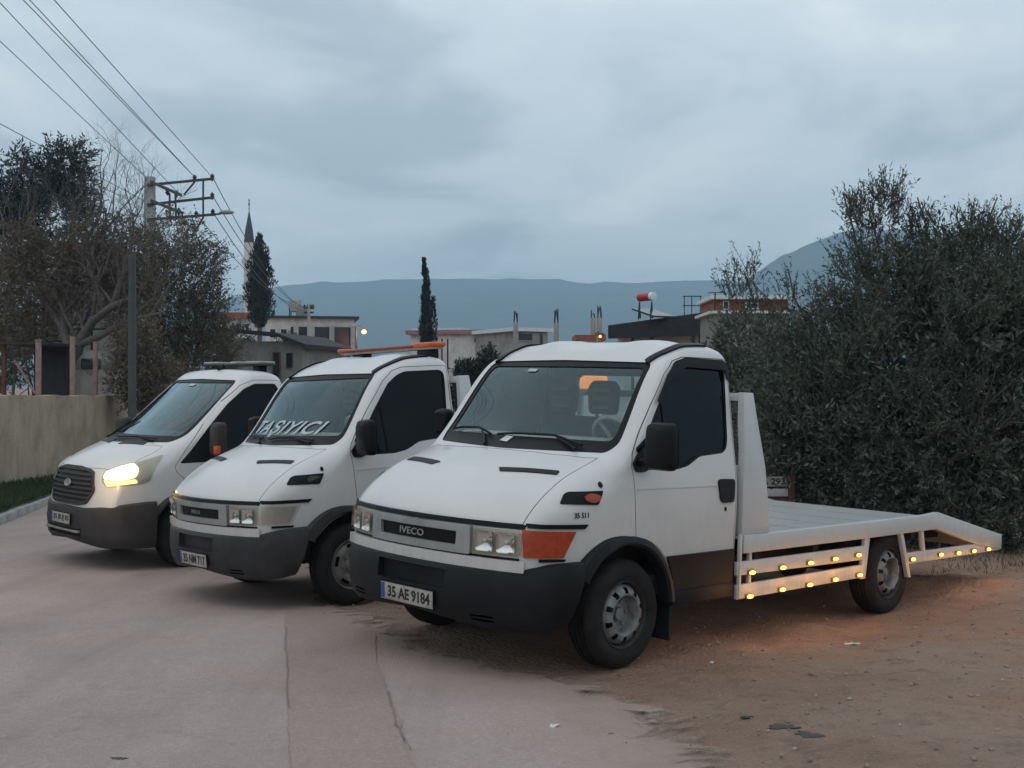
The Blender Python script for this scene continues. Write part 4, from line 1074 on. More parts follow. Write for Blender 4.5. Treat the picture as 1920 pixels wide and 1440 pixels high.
    if first:
        wiper(D, root, [(.60, 1.372), (.50, 1.405), (.36, 1.455), (.62, 1.40), (.36, 1.455), (.02, 1.452), (-.15, 1.437)])
        wiper(D, root, [(-.18, 1.365), (-.28, 1.42), (-.36, 1.462), (-.22, 1.435), (-.40, 1.475), (-.60, 1.468), (-.70, 1.455)])
        D.panel('windscreen_sticker', [(-.29, 1.905), (-.20, 1.905), (-.195, 1.925), (-.285, 1.925)], 'front', M['sticker'], root, off=-.004, thick=.002)
        D.panel('paper_slip', [(-.10, 1.405), (-.02, 1.40), (.0, 1.435), (-.07, 1.44)], 'front', M['paper'], root, off=.006, thick=.002)
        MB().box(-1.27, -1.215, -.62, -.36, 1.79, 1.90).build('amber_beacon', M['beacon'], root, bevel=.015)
    else:
        wiper(D, root, [(.55, 1.372), (.40, 1.395), (.25, 1.42), (.55, 1.40), (.25, 1.42), (.0, 1.415), (-.15, 1.40)])
        wiper(D, root, [(-.25, 1.365), (-.38, 1.395), (-.45, 1.41), (-.30, 1.41), (-.45, 1.42), (-.62, 1.42), (-.72, 1.415)])
        # white lettering stuck across the foot of the screen
        tm = text_fit(text_mesh('TAŞIYICI', .16, M['sticker'], .0005, shear=.35, bold=.003, space=1.08), 1.28, .185)
        co = np.empty(len(tm.vertices)*3); tm.vertices.foreach_get('co', co); co = co.reshape(-1, 3)
        for i, (u, v, w) in enumerate(co):
            q, n_, d_ = D.hit('front', u - .08, 1.505 + v*.8); co[i] = q + n_*(-.004 + w)
        tm.vertices.foreach_set('co', co.ravel()); tm.update(); link_mesh('windscreen_lettering', tm, root)
        lb = MB().box(-1.19, -1.03, -.80, .76, 2.185, 2.212).build('light_bar', M['plate'], root, bevel=.015)
        MB().box(-1.205, -1.015, -.72, .48, 2.21, 2.236).build('red_lens', M['red_dark'], lb, bevel=.01)
        MB().box(-1.21, -1.01, .50, .78, 2.205, 2.252).build('amber_end_lens', M['amber_lit'], lb, bevel=.02)
        MB().box(-1.205, -1.015, -.84, -.72, 2.205, 2.25).build('amber_end_lens', M['amber_lit'], lb, bevel=.02)
        for yy in (-.50, .62): MB().box(-1.16, -1.05, yy-.10, yy+.10, 2.08, 2.19).build('bar_mount', M['black'], lb, bevel=.01)
    for sg in (1, -1): D.panel('door_seal', inset(D_DOOR, -.012), 'side', M['black'], root, off=-.020, thick=.008, sign=sg, holes=[inset(D_DOOR, .018)], step=.3)
    interior(root)
    L1 = [(-1.326, .519), (-1.725, .523), (-2.108, .529), (-2.469, .533), (-2.829, .538), (-1.309, .351), (-1.728, .361), (-2.107, .363), (-2.479, .371), (-2.858, .375), (-3.76, .436), (-4.286, .439), (-4.636, .429), (-4.959, .425), (-5.274, .421)]
    bed(root, 1.80 if first else 1.93, L1 if first else None)
    return root
T1o = daily(POSE1, 'flatbed_truck', 'white flatbed tow truck with lit amber side markers and dark bumper beside olive tree', True)
T2o = daily(POSE2, 'flatbed_truck', 'white flatbed truck with white lettering across its windscreen and orange roof light bar', False)
# ------------------------------------------------------------------ the van-nosed tow truck with its headlamp on
PV = dict(s_rear=-1.19, s_front=1.0, zb=.45, ribs=0,
    top=[(-1.19, 2.05), (-1.175, 2.11), (-1.12, 2.15), (-.95, 2.185), (-.8, 2.18), (-.70, 2.145), (-.64, 2.105), (-.585, 2.065), (.40, 1.345), (.45, 1.325), (.55, 1.285), (.68, 1.225), (.78, 1.165), (.85, 1.11), (.90, 1.055), (.925, 1.0), (.945, .92), (.962, .82), (.98, .72), (.992, .64), (1.0, .58)],
    W=[(-1.19, .95), (-1.17, .99), (-1.1, 1.01), (0, 1.015), (.4, 1.0), (.6, .985), (.75, .955), (.85, .915), (.93, .88), (1.0, .85)],
    prof=[(.4, .98), (.7, .995), (1.0, 1.0), (1.15, .992), (1.3, .972), (1.45, .95), (1.7, .912), (1.95, .87), (2.1, .84), (2.3, .78)],
    fillet=[(-1.19, .12), (-.6, .12), (-.5, .08), (.25, .08), (.45, .14), (.7, .17), (.9, .14), (1.0, .08)],
    bow=[(-1.2, 0), (-.9, .01), (-.58, .09), (.40, .24), (.7, .25), (.95, .22), (1.0, .22)],
    crown=[(-1.2, .04), (-.5, .05), (.4, .04), (.8, .05), (1.0, .03)])
V_ = Cab(PV)
V_WS = rounded([(-.80, 1.355), (0, 1.335), (.80, 1.355), (.865, 1.43), (.76, 2.015), (.72, 2.05), (0, 2.065), (-.72, 2.05), (-.76, 2.015), (-.865, 1.43)], .06)
V_WIN = rounded([(.16, 1.135), (-.15, 1.145), (-.27, 1.19), (-1.06, 1.30), (-1.09, 1.36), (-1.11, 1.95), (-1.07, 2.02), (-.80, 2.015), (-.66, 1.955), (-.44, 1.78), (-.20, 1.53), (.02, 1.28)], .03, 3)
V_DOOR = [(.20, 1.05), (.03, .90)] + [(.0 + .50*math.cos(R(a)), .365 + .50*math.sin(R(a))) for a in range(92, 172, 8)] + [(-.495, .47), (-1.13, .47), (-1.145, 1.4), (-1.15, 2.04), (-1.10, 2.062), (-.79, 2.058), (-.63, 1.995), (-.40, 1.81), (-.15, 1.555), (.08, 1.29), (.21, 1.11)]
V_HOOD = [(1.3, -.80), (1.3, .80), (.72, .80), (.40, .84), (.30, .82), (.26, .79), (.36, .55), (.42, .25), (.43, 0), (.42, -.25), (.36, -.55), (.26, -.79), (.30, -.82), (.40, -.84), (.72, -.80)]
VM = cab_meshes(V_, V_WS, V_WIN, V_DOOR, V_HOOD, 1.07, .34, (0, .365, .445), 'van', M['paint_van'], .60)
def van(Mx):
    root = empty('recovery_van_truck', 'white van-nosed tow truck with a glowing headlamp beside the boundary wall', 'truck', Mx); P_ = M['paint_van']; bmp = M['bumper_van']; C = V_
    link_mesh('cab_body', VM['body'], root); link_mesh('hood', VM['hood'], root)
    for sg, key in ((1, 'door_l'), (-1, 'door_r')):
        d = link_mesh('door', VM[key], root)
        C.panel('window_pane', inset(V_WIN, -.012), 'side', M['glass_dark'], d, off=-.012, thick=.004, sign=sg)
        C.panel('window_seal', V_WIN, 'side', M['black'], d, off=-.002, thick=.02, sign=sg, holes=[inset(V_WIN, .02)], step=.2)
        C.panel('quarter_panel', rounded([(.15, 1.14), (-.15, 1.15), (-.22, 1.185), (-.22, 1.50), (.01, 1.28)], .015, 2), 'side', M['bumper'], d, off=.002, thick=.01, sign=sg)
        C.panel('handle', rounded([(-.93, 1.06), (-1.09, 1.06), (-1.09, 1.12), (-.93, 1.12)], .02), 'side', M['bumper'], d, off=.02, thick=.03, sign=sg)
        C.panel('side_moulding', [(-.48, .50), (-1.12, .50), (-1.12, .66), (-.44, .66)], 'side', bmp, d, off=.018, thick=.02, sign=sg)
        mo = mirror_housing(d, -.18, sg*1.20, 1.40, sg, .24, .37, .13, M['bumper_van'])
        rp = MB().box(.02, .075, -.045, .045, -.045, .045).build('mirror_indicator', M['amber'] if sg < 0 else M['amber_lit'], mo, bevel=.012); rp.location = (-.005, sg*.085, -.11)
        # headlamp: sits on the corner between hood, grille and wing
        k = 1/math.sqrt(2); cu = lambda x, y, z: ((-x + y)*k, z)
        out = [cu(.835, .62, 1.045), cu(.755, .80, 1.112), cu(.61, .93, 1.158), cu(.34, .965, 1.232), cu(.41, .965, 1.10), cu(.475, .96, .955), cu(.575, .945, .925), cu(.83, .70, .885), cu(.85, .62, .945)]
        hl = C.panel('headlight', rounded(out, .02, 2), 'corner', M['lampbowl'], root, off=.004, thick=.02, sign=sg, step=.04)
        C.panel('lens', rounded(inset(out, .006), .02, 2), 'corner', M['lens'], hl, off=.022, thick=.016, sign=sg, step=.04)
        lit = [cu(.825, .635, 1.035), cu(.755, .79, 1.095), cu(.66, .90, 1.135), cu(.60, .93, 1.08), cu(.62, .925, 1.00), cu(.72, .82, .96), cu(.84, .65, .965)]
        if sg > 0:
            C.panel('lamp_reflector', rounded(lit, .03, 3), 'corner', M['headlamp'], hl, off=.012, thick=.006, sign=sg, step=.04)
            C.panel('lower_lamp', rounded([cu(.84, .65, .955), cu(.72, .82, .95), cu(.62, .925, .975), cu(.60, .935, .94), cu(.82, .71, .895)], .012, 2), 'corner', M['drl'], hl, off=.011, thick=.006, sign=sg, step=.04)
            ld = bpy.data.lights.new('headlamp_glow', 'POINT'); ld.energy = 4; ld.color = (1, .66, .30); ld.shadow_soft_size = .08
            lo_ = bpy.data.objects.new('headlamp_glow', ld); COL.objects.link(lo_); lo_.parent = root; lo_.location = (1.10, .92, 1.02)
        else: C.panel('lamp_reflector', rounded(lit, .03, 3), 'corner', M['chrome'], hl, off=.012, thick=.006, sign=sg, step=.04)
        vt = [(.47, .12), (.36, .16), (.26, .52), (.37, .54)]; vt = vt if sg > 0 else mir(vt)
        C.panel('hood_vent', rounded(vt, .012, 2), 'top', M['bumper_van'], root, off=.006, thick=.012)
        arch_trim(root, .0, .365, .442, .485, 1.0, sg, bmp, sx=.5)
        wheel(root, 0, sg*.86, .348, RIM_B); wheel(root, -WB, sg*.845, .333, RIM_B)
    MB().box(-.43, .43, -.72, -.70, .40, .90).box(-.43, .43, .70, .72, .40, .90).box(.41, .43, -.9, .9, .50, .9).build('wheel_housing', M['metal_dark'], root)
    MB().box(-.5, .75, -.44, .44, .30, .50).build('engine_sump', M['metal_dark'], root, bevel=.04)
    # hexagonal grille with horizontal bars and a small emblem
    hexo = [(-.46, .70), (-.555, .84), (-.46, 1.04), (-.20, 1.075), (.20, 1.075), (.46, 1.04), (.555, .84), (.46, .70), (.30, .672), (-.30, .672)]
    gm = M['bumper_van']
    g = C.panel('grille', rounded(hexo, .03, 3), 'front', M['black'], root, off=.006, thick=.01)
    C.panel('grille_surround', rounded(hexo, .03, 3), 'front', gm, g, off=.022, thick=.02, holes=[rounded(inset(hexo, .022), .025, 3)], step=.2)
    for zz in np.arange(.71, 1.06, .048):
        w = np.interp(zz, [.67, .70, .84, 1.04, 1.075], [.30, .44, .53, .44, .20]) - .015
        C.panel('grille_bar', [(-w, zz-.010), (w, zz-.010), (w, zz+.012), (-w, zz+.012)], 'front', gm, g, off=.020, thick=.016, step=.3)
    co, n_, d_ = C.hit('front', 0, .895); em = MB(); Mr = face_m(co + n_*.03, n_) @ Matrix.Rotation(R(90), 4, 'X')
    em.lathe([(.065, -.012), (.068, 0), (.060, .006), (.052, .003), (.0005, .004)], 24, Mr @ Matrix.Diagonal((1.25, 1, .62, 1))); em.build('emblem', M['silver'], g, smooth=60)
    plan = [(1.025, 0), (1.016, .2), (.995, .4), (.955, .58), (.90, .73), (.83, .85), (.745, .94), (.65, .99), (.55, 1.02), (.42, 1.03)]
    me = sweep_bumper(plan, pch([(0, .662), (.35, .655), (.8, .69), (.97, .725), (1.03, .745)]), pch([(0, .30), (.4, .275), (.8, .242), (1.03, .25)]),
        [(0, -.03), (.04, -.006), (.15, .004), (.45, .014), (.62, .004), (.7, .008), (.85, -.006), (1, -.05)], bmp,
        slot=[prism_mesh(rounded([(-.42, .345), (.42, .345), (.45, .43), (-.45, .43)], .01), 'x', .955, 1.2)])
    bo = link_mesh('bumper', me, root)
    MB().box(.985, 1.03, -.46, .40, .385, .408).build('bumper_bar', M['silver'], bo, bevel=.006)
    plate(root, bo, '35 BUJ 83', face_m((1.042, 0, .522), (1, 0, 0)))
    C.panel('windscreen', inset(V_WS, -.012), 'front', M['glass_van'], root, off=-.012, thick=.005)
    fri = rounded([(-.80, 1.425), (.80, 1.425), (.725, 2.025), (-.725, 2.025)], .05)
    C.panel('windscreen_border', V_WS, 'front', M['black'], root, off=-.006, thick=.012, holes=[fri], step=.2)
    C.panel('windscreen_sticker', [(-.12, 1.985), (.02, 1.985), (.025, 2.01), (-.115, 2.01)], 'front', M['sticker'], root, off=-.004, thick=.002)
    C.panel('rear_window', rounded([(-.64, 1.43), (.64, 1.43), (.60, 1.92), (-.60, 1.92)], .07), 'rear', M['glass'], root, off=-.012, thick=.004)
    wiper(C, root, [(.60, 1.352), (.45, 1.37), (.30, 1.385), (.60, 1.375), (.30, 1.388), (.0, 1.378), (-.20, 1.375)])
    wiper(C, root, [(-.62, 1.352), (-.55, 1.40), (-.5, 1.43), (-.68, 1.39), (-.60, 1.46), (-.50, 1.53), (-.42, 1.58)])
    lb = MB().box(-1.18, -.98, -.72, .72, 2.228, 2.252).build('light_bar', M['bumper_grey'], root, bevel=.012)
    for yy, w in ((-.52, .17), (.05, .08), (.50, .17)): MB().box(-1.19, -.97, yy-w, yy+w, 2.25, 2.282).build('lamp_block', M['silver'], lb, bevel=.015)
    for yy in (-.50, .50): MB().box(-1.13, -1.03, yy-.08, yy+.08, 2.11, 2.24).build('bar_mount', M['black'], lb, bevel=.01)
    an = MB().ball((-.78, .10, 2.19), .055, .03, .022).tube([(-.78, .10, 2.19), (-.83, .10, 2.25)], .006, 6); an.build('roof_antenna', M['bumper'], root, smooth=60)
    for sg in (1, -1): C.panel('door_seal', inset(V_DOOR, -.012), 'side', M['black'], root, off=-.020, thick=.008, sign=sg, holes=[inset(V_DOOR, .018)], step=.3)
    interior(root, False); bed(root, 1.78, None)
    return root
T3o = van(POSE3)
# ------------------------------------------------------------------ wall, yard, poles, buildings
def plan4(px0, Y0, px1, Y1, depth):
    a = Vector(((px0-960)/FPX*Y0, Y0)); b = Vector(((px1-960)/FPX*Y1, Y1)); d = (b-a).normalized(); n_ = Vector((-d.y, d.x))
    if n_.y < 0: n_ = -n_
    return a, b, n_*depth
def zpx(py, Y): return H + (720-py)/FPX*Y
def bprism(root, name, a, b, n_, z0, z1, mat, over=0, bevel=0, label=None, back=0):
    d = (b-a).normalized(); o = d*over; m = n_.normalized()*over; k = n_.normalized()*back
    q = [a-o-m+k, b+o-m+k, b+o+n_+m, a-o+n_+m]
    base = root.location if root is not None else Vector((0, 0, 0))
    return MB().prism([(p.x-base.x, p.y-base.y) for p in q], 'z', z0-base.z, z1-base.z).build(name, mat, root, bevel=bevel, label=label)
def opening(root, name, a, b, n_, t0, t1, z0, z1, frame_mat, pane_mat):
    """window or door: proud frame with a recessed dark pane"""
    d = (b-a); u = n_.normalized(); base = root.location; p, q = a + d*t0, a + d*t1; L = (q-p).length; dd = d.normalized(); w = min(.07, L*.12)
    fr = MB()
    for s0, s1, h0, h1 in ((0, L, z0, z0+w), (0, L, z1-w, z1), (0, w, z0+w, z1-w), (L-w, L, z0+w, z1-w)):
        P0, P1 = p + dd*s0 - u*.05, p + dd*s1 - u*.05; P2, P3 = P1 + u*.08, P0 + u*.08
        fr.prism([(k.x-base.x, k.y-base.y) for k in (P0, P1, P2, P3)], 'z', h0-base.z, h1-base.z)
    f = fr.build(name, frame_mat, root)
    P0, P1 = p + dd*w - u*.012, q - dd*w - u*.012; P2, P3 = P1 + u*.03, P0 + u*.03
    MB().prism([(k.x-base.x, k.y-base.y) for k in (P0, P1, P2, P3)], 'z', z0+w-base.z, z1-w-base.z).build('pane', pane_mat, f)
    return f
def base_empty(name, label, cat, px, Y, group=None):
    x = (px-960)/FPX*Y; return empty(name, label, cat, loc=(x, Y, hz(x, Y)), group=group)

# ---- boundary wall along the verge
WN = 72; ys = np.linspace(14, 43.5, WN); rows = []
wv = []; wf = []
def wall_top(y): return H + np.interp(y, [14, 17.5, 36.5, 44], [-.10, -.16, -.37, -.44])
NZ = 10
for i, y in enumerate(ys):
    x = float(poly_at(_wallp, y)); zb = float(verge_z(np.array(x+.05), np.array(y))) - .15; zt = float(wall_top(y)) + .012*math.sin(y*2.1) + .008*math.sin(y*5.3)
    for side in (0, 1):
        for k in range(NZ+1):
            z = zb + (zt-zb)*k/NZ; j = .022*float(vnoise(y*1.0, z*1.0, .5, 4)) + .012*float(vnoise(y, z, .18, 6))
            wv.append((x + (j if side == 0 else -.28), y, z))
m_ = 2*(NZ+1)
for i in range(WN-1):
    a, b = i*m_, (i+1)*m_
    for k in range(NZ):
        wf.append((a+k, b+k, b+k+1, a+k+1)); wf.append((a+NZ+1+k, a+NZ+2+k, b+NZ+2+k, b+NZ+1+k))
    wf.append((a+NZ, b+NZ, b+2*NZ+1, a+2*NZ+1)); wf.append((a, a+NZ+1, b+NZ+1, b))
for a in (0, (WN-1)*m_): wf.append(tuple(list(range(a, a+NZ+1)) + list(range(a+2*NZ+1, a+NZ, -1))))
wm = MB().add(wv, wf).mesh('boundary_wall', M['wall'], smooth=60)
tag(link_mesh('boundary_wall', wm), 'weathered rendered boundary wall above the grass verge', 'wall')

# ---- yard behind the wall
for px, top, Y, lab in ((72, 640, 29, 'faded pink post beside the dark yard shed'), (136, 634, 31.5, 'faded pink post before the bare tree trunk'), (179, 643, 34.5, 'faded pink post in front of the domed oven'), (231, 645, 38.5, 'faded pink post behind the steel pole')):
    p = at(px, top, Y); o = base_empty('fence_post', lab, 'post', px, Y, 'pink posts behind the wall')
    h = p.z - o.location.z; MB().box(-.055, .055, -.055, .055, 0, h).box(-.065, .065, -.065, .065, h, h+.04).build('shaft', M['pink'], o, bevel=.006)
tr_ = base_empty('iron_trellis', 'dark iron trellis frame behind the pink posts', 'trellis', 120, 37.0)
for px, top in ((66, 578), (88, 592), (128, 588), (172, 600), (221, 618)):
    p = at(px, top, 37.0); MB().bar(Vector((p.x, 37.0, hz(p.x, 37.0))) - tr_.location, p - tr_.location, .055, .055).build('upright', M['iron'], tr_)
for py, a, b in ((608, 66, 175), (617, 128, 224), (640, 60, 130)): MB().bar(at(a, py, 37.0) - tr_.location, at(b, py, 37.0) - tr_.location, .035, .045).build('rail', M['iron'], tr_)
sh = base_empty('yard_shed', 'dark open shed in the yard with a leaning plank', 'shed', 40, 33)
a, b, n_ = plan4(6, 33, 72, 33, 2.4)
bprism(sh, 'back_wall', a + n_*.9, b + n_*.9, n_*.05, sh.location.z, zpx(646, 33), M['dark_roof']); bprism(sh, 'roof', a, b, n_, zpx(646, 33), zpx(641, 33), M['iron'], over=.15)
for q in (a, b):
    c = q + n_*.02; MB().box(c.x-.05-sh.location.x, c.x+.05-sh.location.x, c.y-.05-33, c.y+.05-33, 0, zpx(646, 33)-sh.location.z).build('post', M['rusty'], sh)
MB().bar(at(30, 680, 32.7)-sh.location, at(66, 738, 32.6)-sh.location, .09, .03).build('plank', M['pink'], sh)
ov = base_empty('garden_oven', 'domed grey masonry oven with a dark mouth in the yard', 'oven', 182, 36.0)
r_ = 40/FPX*36.0; ztop = zpx(655, 36.0) - ov.location.z
MB().box(-r_*1.02, r_*1.02, -r_*.8, r_*.8, 0, ztop - r_*.95).build('plinth', M['concrete'], ov, bevel=.03)
dm = MB()
dm.ball((0, 0, ztop - r_*.95), r_, r_*.85, r_*.95, 20, 14); dm.build('dome', M['house_grey'], ov, smooth=60)
MB().box(-.30, .30, -r_*.9, -r_*.7, ztop - r_*.95, ztop - r_*.45).build('oven_mouth', M['hole'], ov, bevel=.05)
gh = base_empty('grey_house', 'unfinished grey concrete house behind the bare tree', 'house', 150, 50)
a, b, n_ = plan4(78, 50, 205, 50.4, 7); zb = gh.location.z
bprism(gh, 'wall', a, b, n_, zb, zpx(528, 50), M['house_grey']); bprism(gh, 'floor_slab', a, b, n_, zpx(528, 50), zpx(518, 50), M['concrete'], over=.6)
bprism(gh, 'upper_wall', a + n_*.35, b + n_*.35, n_*.6, zpx(518, 50), zpx(462, 50), M['house_grey']); bprism(gh, 'roof', a, b, n_, zpx(462, 50), zpx(455, 50), M['concrete'], over=.5)
for t in (.06, .36, .66, .95):
    c = a + (b-a)*t; MB().box(c.x-.09-gh.location.x, c.x+.09-gh.location.x, c.y-.4-gh.location.y, c.y-.22-gh.location.y, zpx(518, 50)-zb, zpx(462, 50)-zb).build('balcony_post', M['concrete'], gh)
opening(gh, 'window', a, b, n_, .12, .34, zpx(612, 50), zpx(560, 50), M['concrete'], M['hole']); opening(gh, 'window', a, b, n_, .55, .80, zpx(612, 50), zpx(560, 50), M['concrete'], M['hole'])
opening(gh, 'window', a + n_*.35, b + n_*.35, n_, .30, .62, zpx(512, 50), zpx(478, 50), M['concrete'], M['hole'])

# ---- steel pole in front of the wall end, concrete utility pole behind
o = base_empty('steel_pole', 'plain grey-green steel pole rising at the end of the boundary wall', 'pole', 248, 30)
h = zpx(478, 30) - o.location.z
MB().lathe([(.12, 0), (.12, .4), (.105, .5), (.09, h), (.0005, h+.02)], 16, Matrix.Rotation(R(90), 4, 'X')).build('shaft', M['pole_green'], o, smooth=60)
MB().box(-.16, .16, -.16, .16, 0, .03).build('base_plate', M['pole_green'], o)
UY = 42.0
up = base_empty('utility_pole', 'square concrete utility pole with steel cross arms and an unlit lamp', 'pole', 281, UY)
uo = up.location
ht = zpx(332, UY) - uo.z
MB().prism([(-.21, -.21), (.21, -.21), (.21, .21), (-.21, .21)], 'z', 0, .01).add([(x*s_, y*s_, z) for s_, z in ((.24, 0), (.155, ht)) for x, y in ((-1,-1),(1,-1),(1,1),(-1,1))], [(0,1,5,4),(1,2,6,5),(2,3,7,6),(3,0,4,7),(4,5,6,7)]).build('shaft', M['concrete_pole'], up, bevel=.02)
def U(px, py, dy=0): return at(px, py, UY + dy) - uo
for (x0, y0), (x1, y1) in (((276, 347), (401, 335)), ((276, 384), (401, 370)), ((276, 412), (404, 402))):
    for dy in (-.20, .20): MB().bar(U(x0, y0, dy), U(x1, y1, dy), .05, .09).build('cross_arm', M['pole_green'], up)
for (x0, y0), (x1, y1) in (((283, 341), (340, 366)), ((283, 376), (341, 399))): MB().bar(U(x0, y0, -.2), U(x1, y1, -1.6), .06, .10).build('cross_arm', M['pole_green'], up)
for (x0, y0), (x1, y1), dy in (((381, 337), (381, 408), -.22), ((318, 362), (319, 412), -.6), ((329, 364), (330, 412), -1.2), ((381, 408), (360, 442), -.22), ((345, 365), (366, 340), -.2)): MB().bar(U(x0, y0, dy), U(x1, y1, dy), .045, .06).build('brace', M['pole_green'], up)
INS = [(398, 331), (365, 333), (398, 366), (368, 401), (399, 397), (331, 362), (314, 358), (335, 395), (272, 330)]
for px, py in INS[:8]:
    q = U(px, py); MB().lathe([(.03, -.16), (.05, -.10), (.09, -.06), (.05, -.02), (.09, .02), (.05, .06), (.03, .10), (.0005, .11)], 10, Matrix.Translation(q) @ Matrix.Rotation(R(90), 4, 'X')).build('insulator', M['insul'], up, smooth=60)
MB().tube([U(402, 402), U(412, 401), U(420, 399)], .035, 8).build('lamp_arm', M['pole_green'], up)
lh = MB(); lh.ball(U(425, 398), .28, .11, .08); lh.build('lamp_head', M['concrete_pole'], up, smooth=60)

# ---- overhead wires: from the utility pole towards and past the camera, and on to the village
def wire(p0, p1, y_end, sag=0.0, group='overhead wires', label='thin overhead wire running down to the utility pole'):
    d = (p1 - p0) / (p1.y - p0.y); q = p0 + d * (y_end - p0.y); pts = []
    for i in range(17):
        t = i/16; r0 = p0 + (q-p0)*t; r0 = r0 + Vector((0, 0, -sag*4*t*(1-t))); pts.append(r0)
    o = MB().tube(pts, .011, 5).build('overhead_wire', M['wire']); tag(o, label, 'wire', group)
wire(at(397, 331, UY), at(102, 0, 25), 8, label='thin overhead wire ending at the tip of the top cross arm')
wire(at(366, 333, UY), at(56, 0, 26), 8, label='one of twin overhead wires ending at the inner insulator of the top arm'); wire(at(366, 333, UY-.2), at(44, 0, 25.6), 8, label='one of twin overhead wires ending at the inner insulator of the top arm')
wire(at(332, 360, UY), at(0, 5, 27), 10, label='thin overhead wire ending at the short slanting cross arm'); wire(at(272, 331, UY), at(0, 77, 30), 12, label='thin overhead wire ending at the top of the concrete pole')
wire(at(273, 378, UY), at(0, 232, 31), 14, label='thin overhead wire meeting the concrete pole below its top, passing the pine'); wire(at(200, 420, UY), at(0, 300, 33), 16, label='lowest overhead wire vanishing into the pine branches')
FYP = 84.0
for (a_, b_), (c_, d_) in (((399, 333), (572, 577)), ((399, 368), (578, 577)), ((369, 403), (586, 578)), ((400, 399), (575, 582))):
    p, q = at(a_, b_, UY), at(c_, d_, FYP); pts = [p + (q-p)*t + Vector((0, 0, -.9*4*t*(1-t))) for t in np.linspace(0, 1, 17)]
    tag(MB().tube(pts, .016, 5).build('overhead_wire', M['wire']), 'thin overhead wire sagging from the utility pole to the village', 'wire', 'wires to the village')

# ---- village
def street_lamp(name, label, px_pole, px_lamp, py, Y, pole_mat, energy, py_top=None, ks=1.0):
    o = base_empty(name, label, 'lamp', px_pole, Y); top = (zpx(py_top or py, Y)) - o.location.z; q = at(px_lamp, py, Y) - o.location
    MB().lathe([(.09, 0), (.07, top), (.0005, top+.02)], 10, Matrix.Rotation(R(90), 4, 'X')).build('pole', pole_mat, o, smooth=60)
    MB().tube([(0, 0, top-.05), (q.x*.5, 0, top+.05), (q.x, 0, q.z+.10)], .035, 8).build('lamp_arm', pole_mat, o)
    MB().ball((q.x, 0, q.z+.10), .22, .12, .09).build('lamp_head', M['iron'], o, smooth=60)
    MB().ball((q.x, -.10, q.z), .17*ks, .12*ks, .15*ks).build('lamp_glass', M['lamp_warm'], o, smooth=60)
    ld = bpy.data.lights.new('lamp_glow', 'POINT'); ld.energy = energy; ld.color = (1, .45, .14); ld.shadow_soft_size = .12
    lo_ = bpy.data.objects.new('lamp_glow', ld); COL.objects.link(lo_); lo_.parent = o; lo_.location = (q.x, -.45, q.z - .1)
    return o
# dark lean-to with sagging roof beside the cypress
o = base_empty('lean_to_shed', 'dark low shed with a sagging roof below the cypress', 'shed', 500, 46)
a, b, n_ = plan4(424, 46.3, 566, 45.7, 5); zb = o.location.z
bprism(o, 'wall', a, b, n_, zb, zpx(640, 46), M['house_grey'])
rf = MB(); zl = [zpx(616, 47), zpx(624, 46), zpx(645, 45)]
pts = [a - (b-a).normalized()*.3, a + (b-a)*.70, b + (b-a).normalized()*.3]
V = []
for p, z in zip(pts, zl):
    for dz in (0, -.14):
        for q in (p - n_*.08, p + n_*1.05): V.append((q.x-o.location.x, q.y-o.location.y, z+dz-zb))
F = []
for i in range(2):
    k = i*4; F += [(k, k+4, k+5, k+1), (k+2, k+3, k+7, k+6), (k, k+2, k+6, k+4), (k+1, k+5, k+7, k+3)]
F += [(0, 1, 3, 2), (8, 10, 11, 9)]
rf.add(V, F); rf.build('roof', M['dark_roof'], o)
opening(o, 'door', a, b, n_, .62, .72, zb, zpx(660, 46), M['rusty'], M['hole']); opening(o, 'window', a, b, n_, .80, .88, zpx(690, 46), zpx(662, 46), M['iron'], M['hole'])
# pink house behind the cypress
o = base_empty('pink_house', 'small house with terracotta roof partly hidden by the cypress', 'house', 440, 96)
a, b, n_ = plan4(400, 97, 475, 97.3, 7); zb = o.location.z
bprism(o, 'wall', a, b, n_, zb, zpx(598, 97), M['house_white'])
bprism(o, 'roof', a, b, n_, zpx(598, 97), zpx(586, 97), M['roof_tile'], over=.5)
for t in (.2, .55, .8): opening(o, 'window', a, b, n_, t, t+.1, zpx(622, 97), zpx(606, 97), M['roof_white'], M['hole'])
# white house with veranda and roof tank
o = base_empty('white_house', 'white flat-roofed house with a shaded veranda and a tank on top', 'house', 590, 84)
a, b, n_ = plan4(498, 83.6, 664, 84.8, 9); zb = o.location.z
bprism(o, 'wall', a, b, n_, zb, zpx(612, 84), M['house_white']); bprism(o, 'parapet', a, b, n_, zpx(612, 84), zpx(597, 84), M['house_white'], over=.02)
bprism(o, 'roof_slab', a, b, n_, zpx(597, 84), zpx(592.5, 84), M['iron'], over=.35)
bprism(o, 'veranda_shade_sheet', a + (b-a)*.28 + n_*-.02, b - (b-a)*.02 + n_*-.02, n_*.01, zpx(655, 84), zpx(613, 84), M['hole'])  # near-black sheet standing in for the shade inside the veranda
for t in (.34, .52, .74, .98):
    c = a + (b-a)*t - n_*.10; MB().box(c.x-.16-o.location.x, c.x+.16-o.location.x, c.y-.16-o.location.y, c.y+.16-o.location.y, 0, zpx(612, 84)-zb).build('column', M['concrete_pole'], o)
bprism(o, 'veranda_floor', a + (b-a)*.28 - n_*.13, b - n_*.13, n_*.14, zpx(658, 84), zpx(655, 84), M['concrete'])
opening(o, 'window', a, b, n_, .04, .12, zpx(635, 84), zpx(616, 84), M['roof_white'], M['hole']); opening(o, 'window', a, b, n_, .16, .24, zpx(635, 84), zpx(616, 84), M['roof_white'], M['hole'])
tkp = at(553, 574, 88); 
t_ = base_empty('water_tank', 'pale round water tank on a stand above the veranda roof', 'tank', 553, 88)
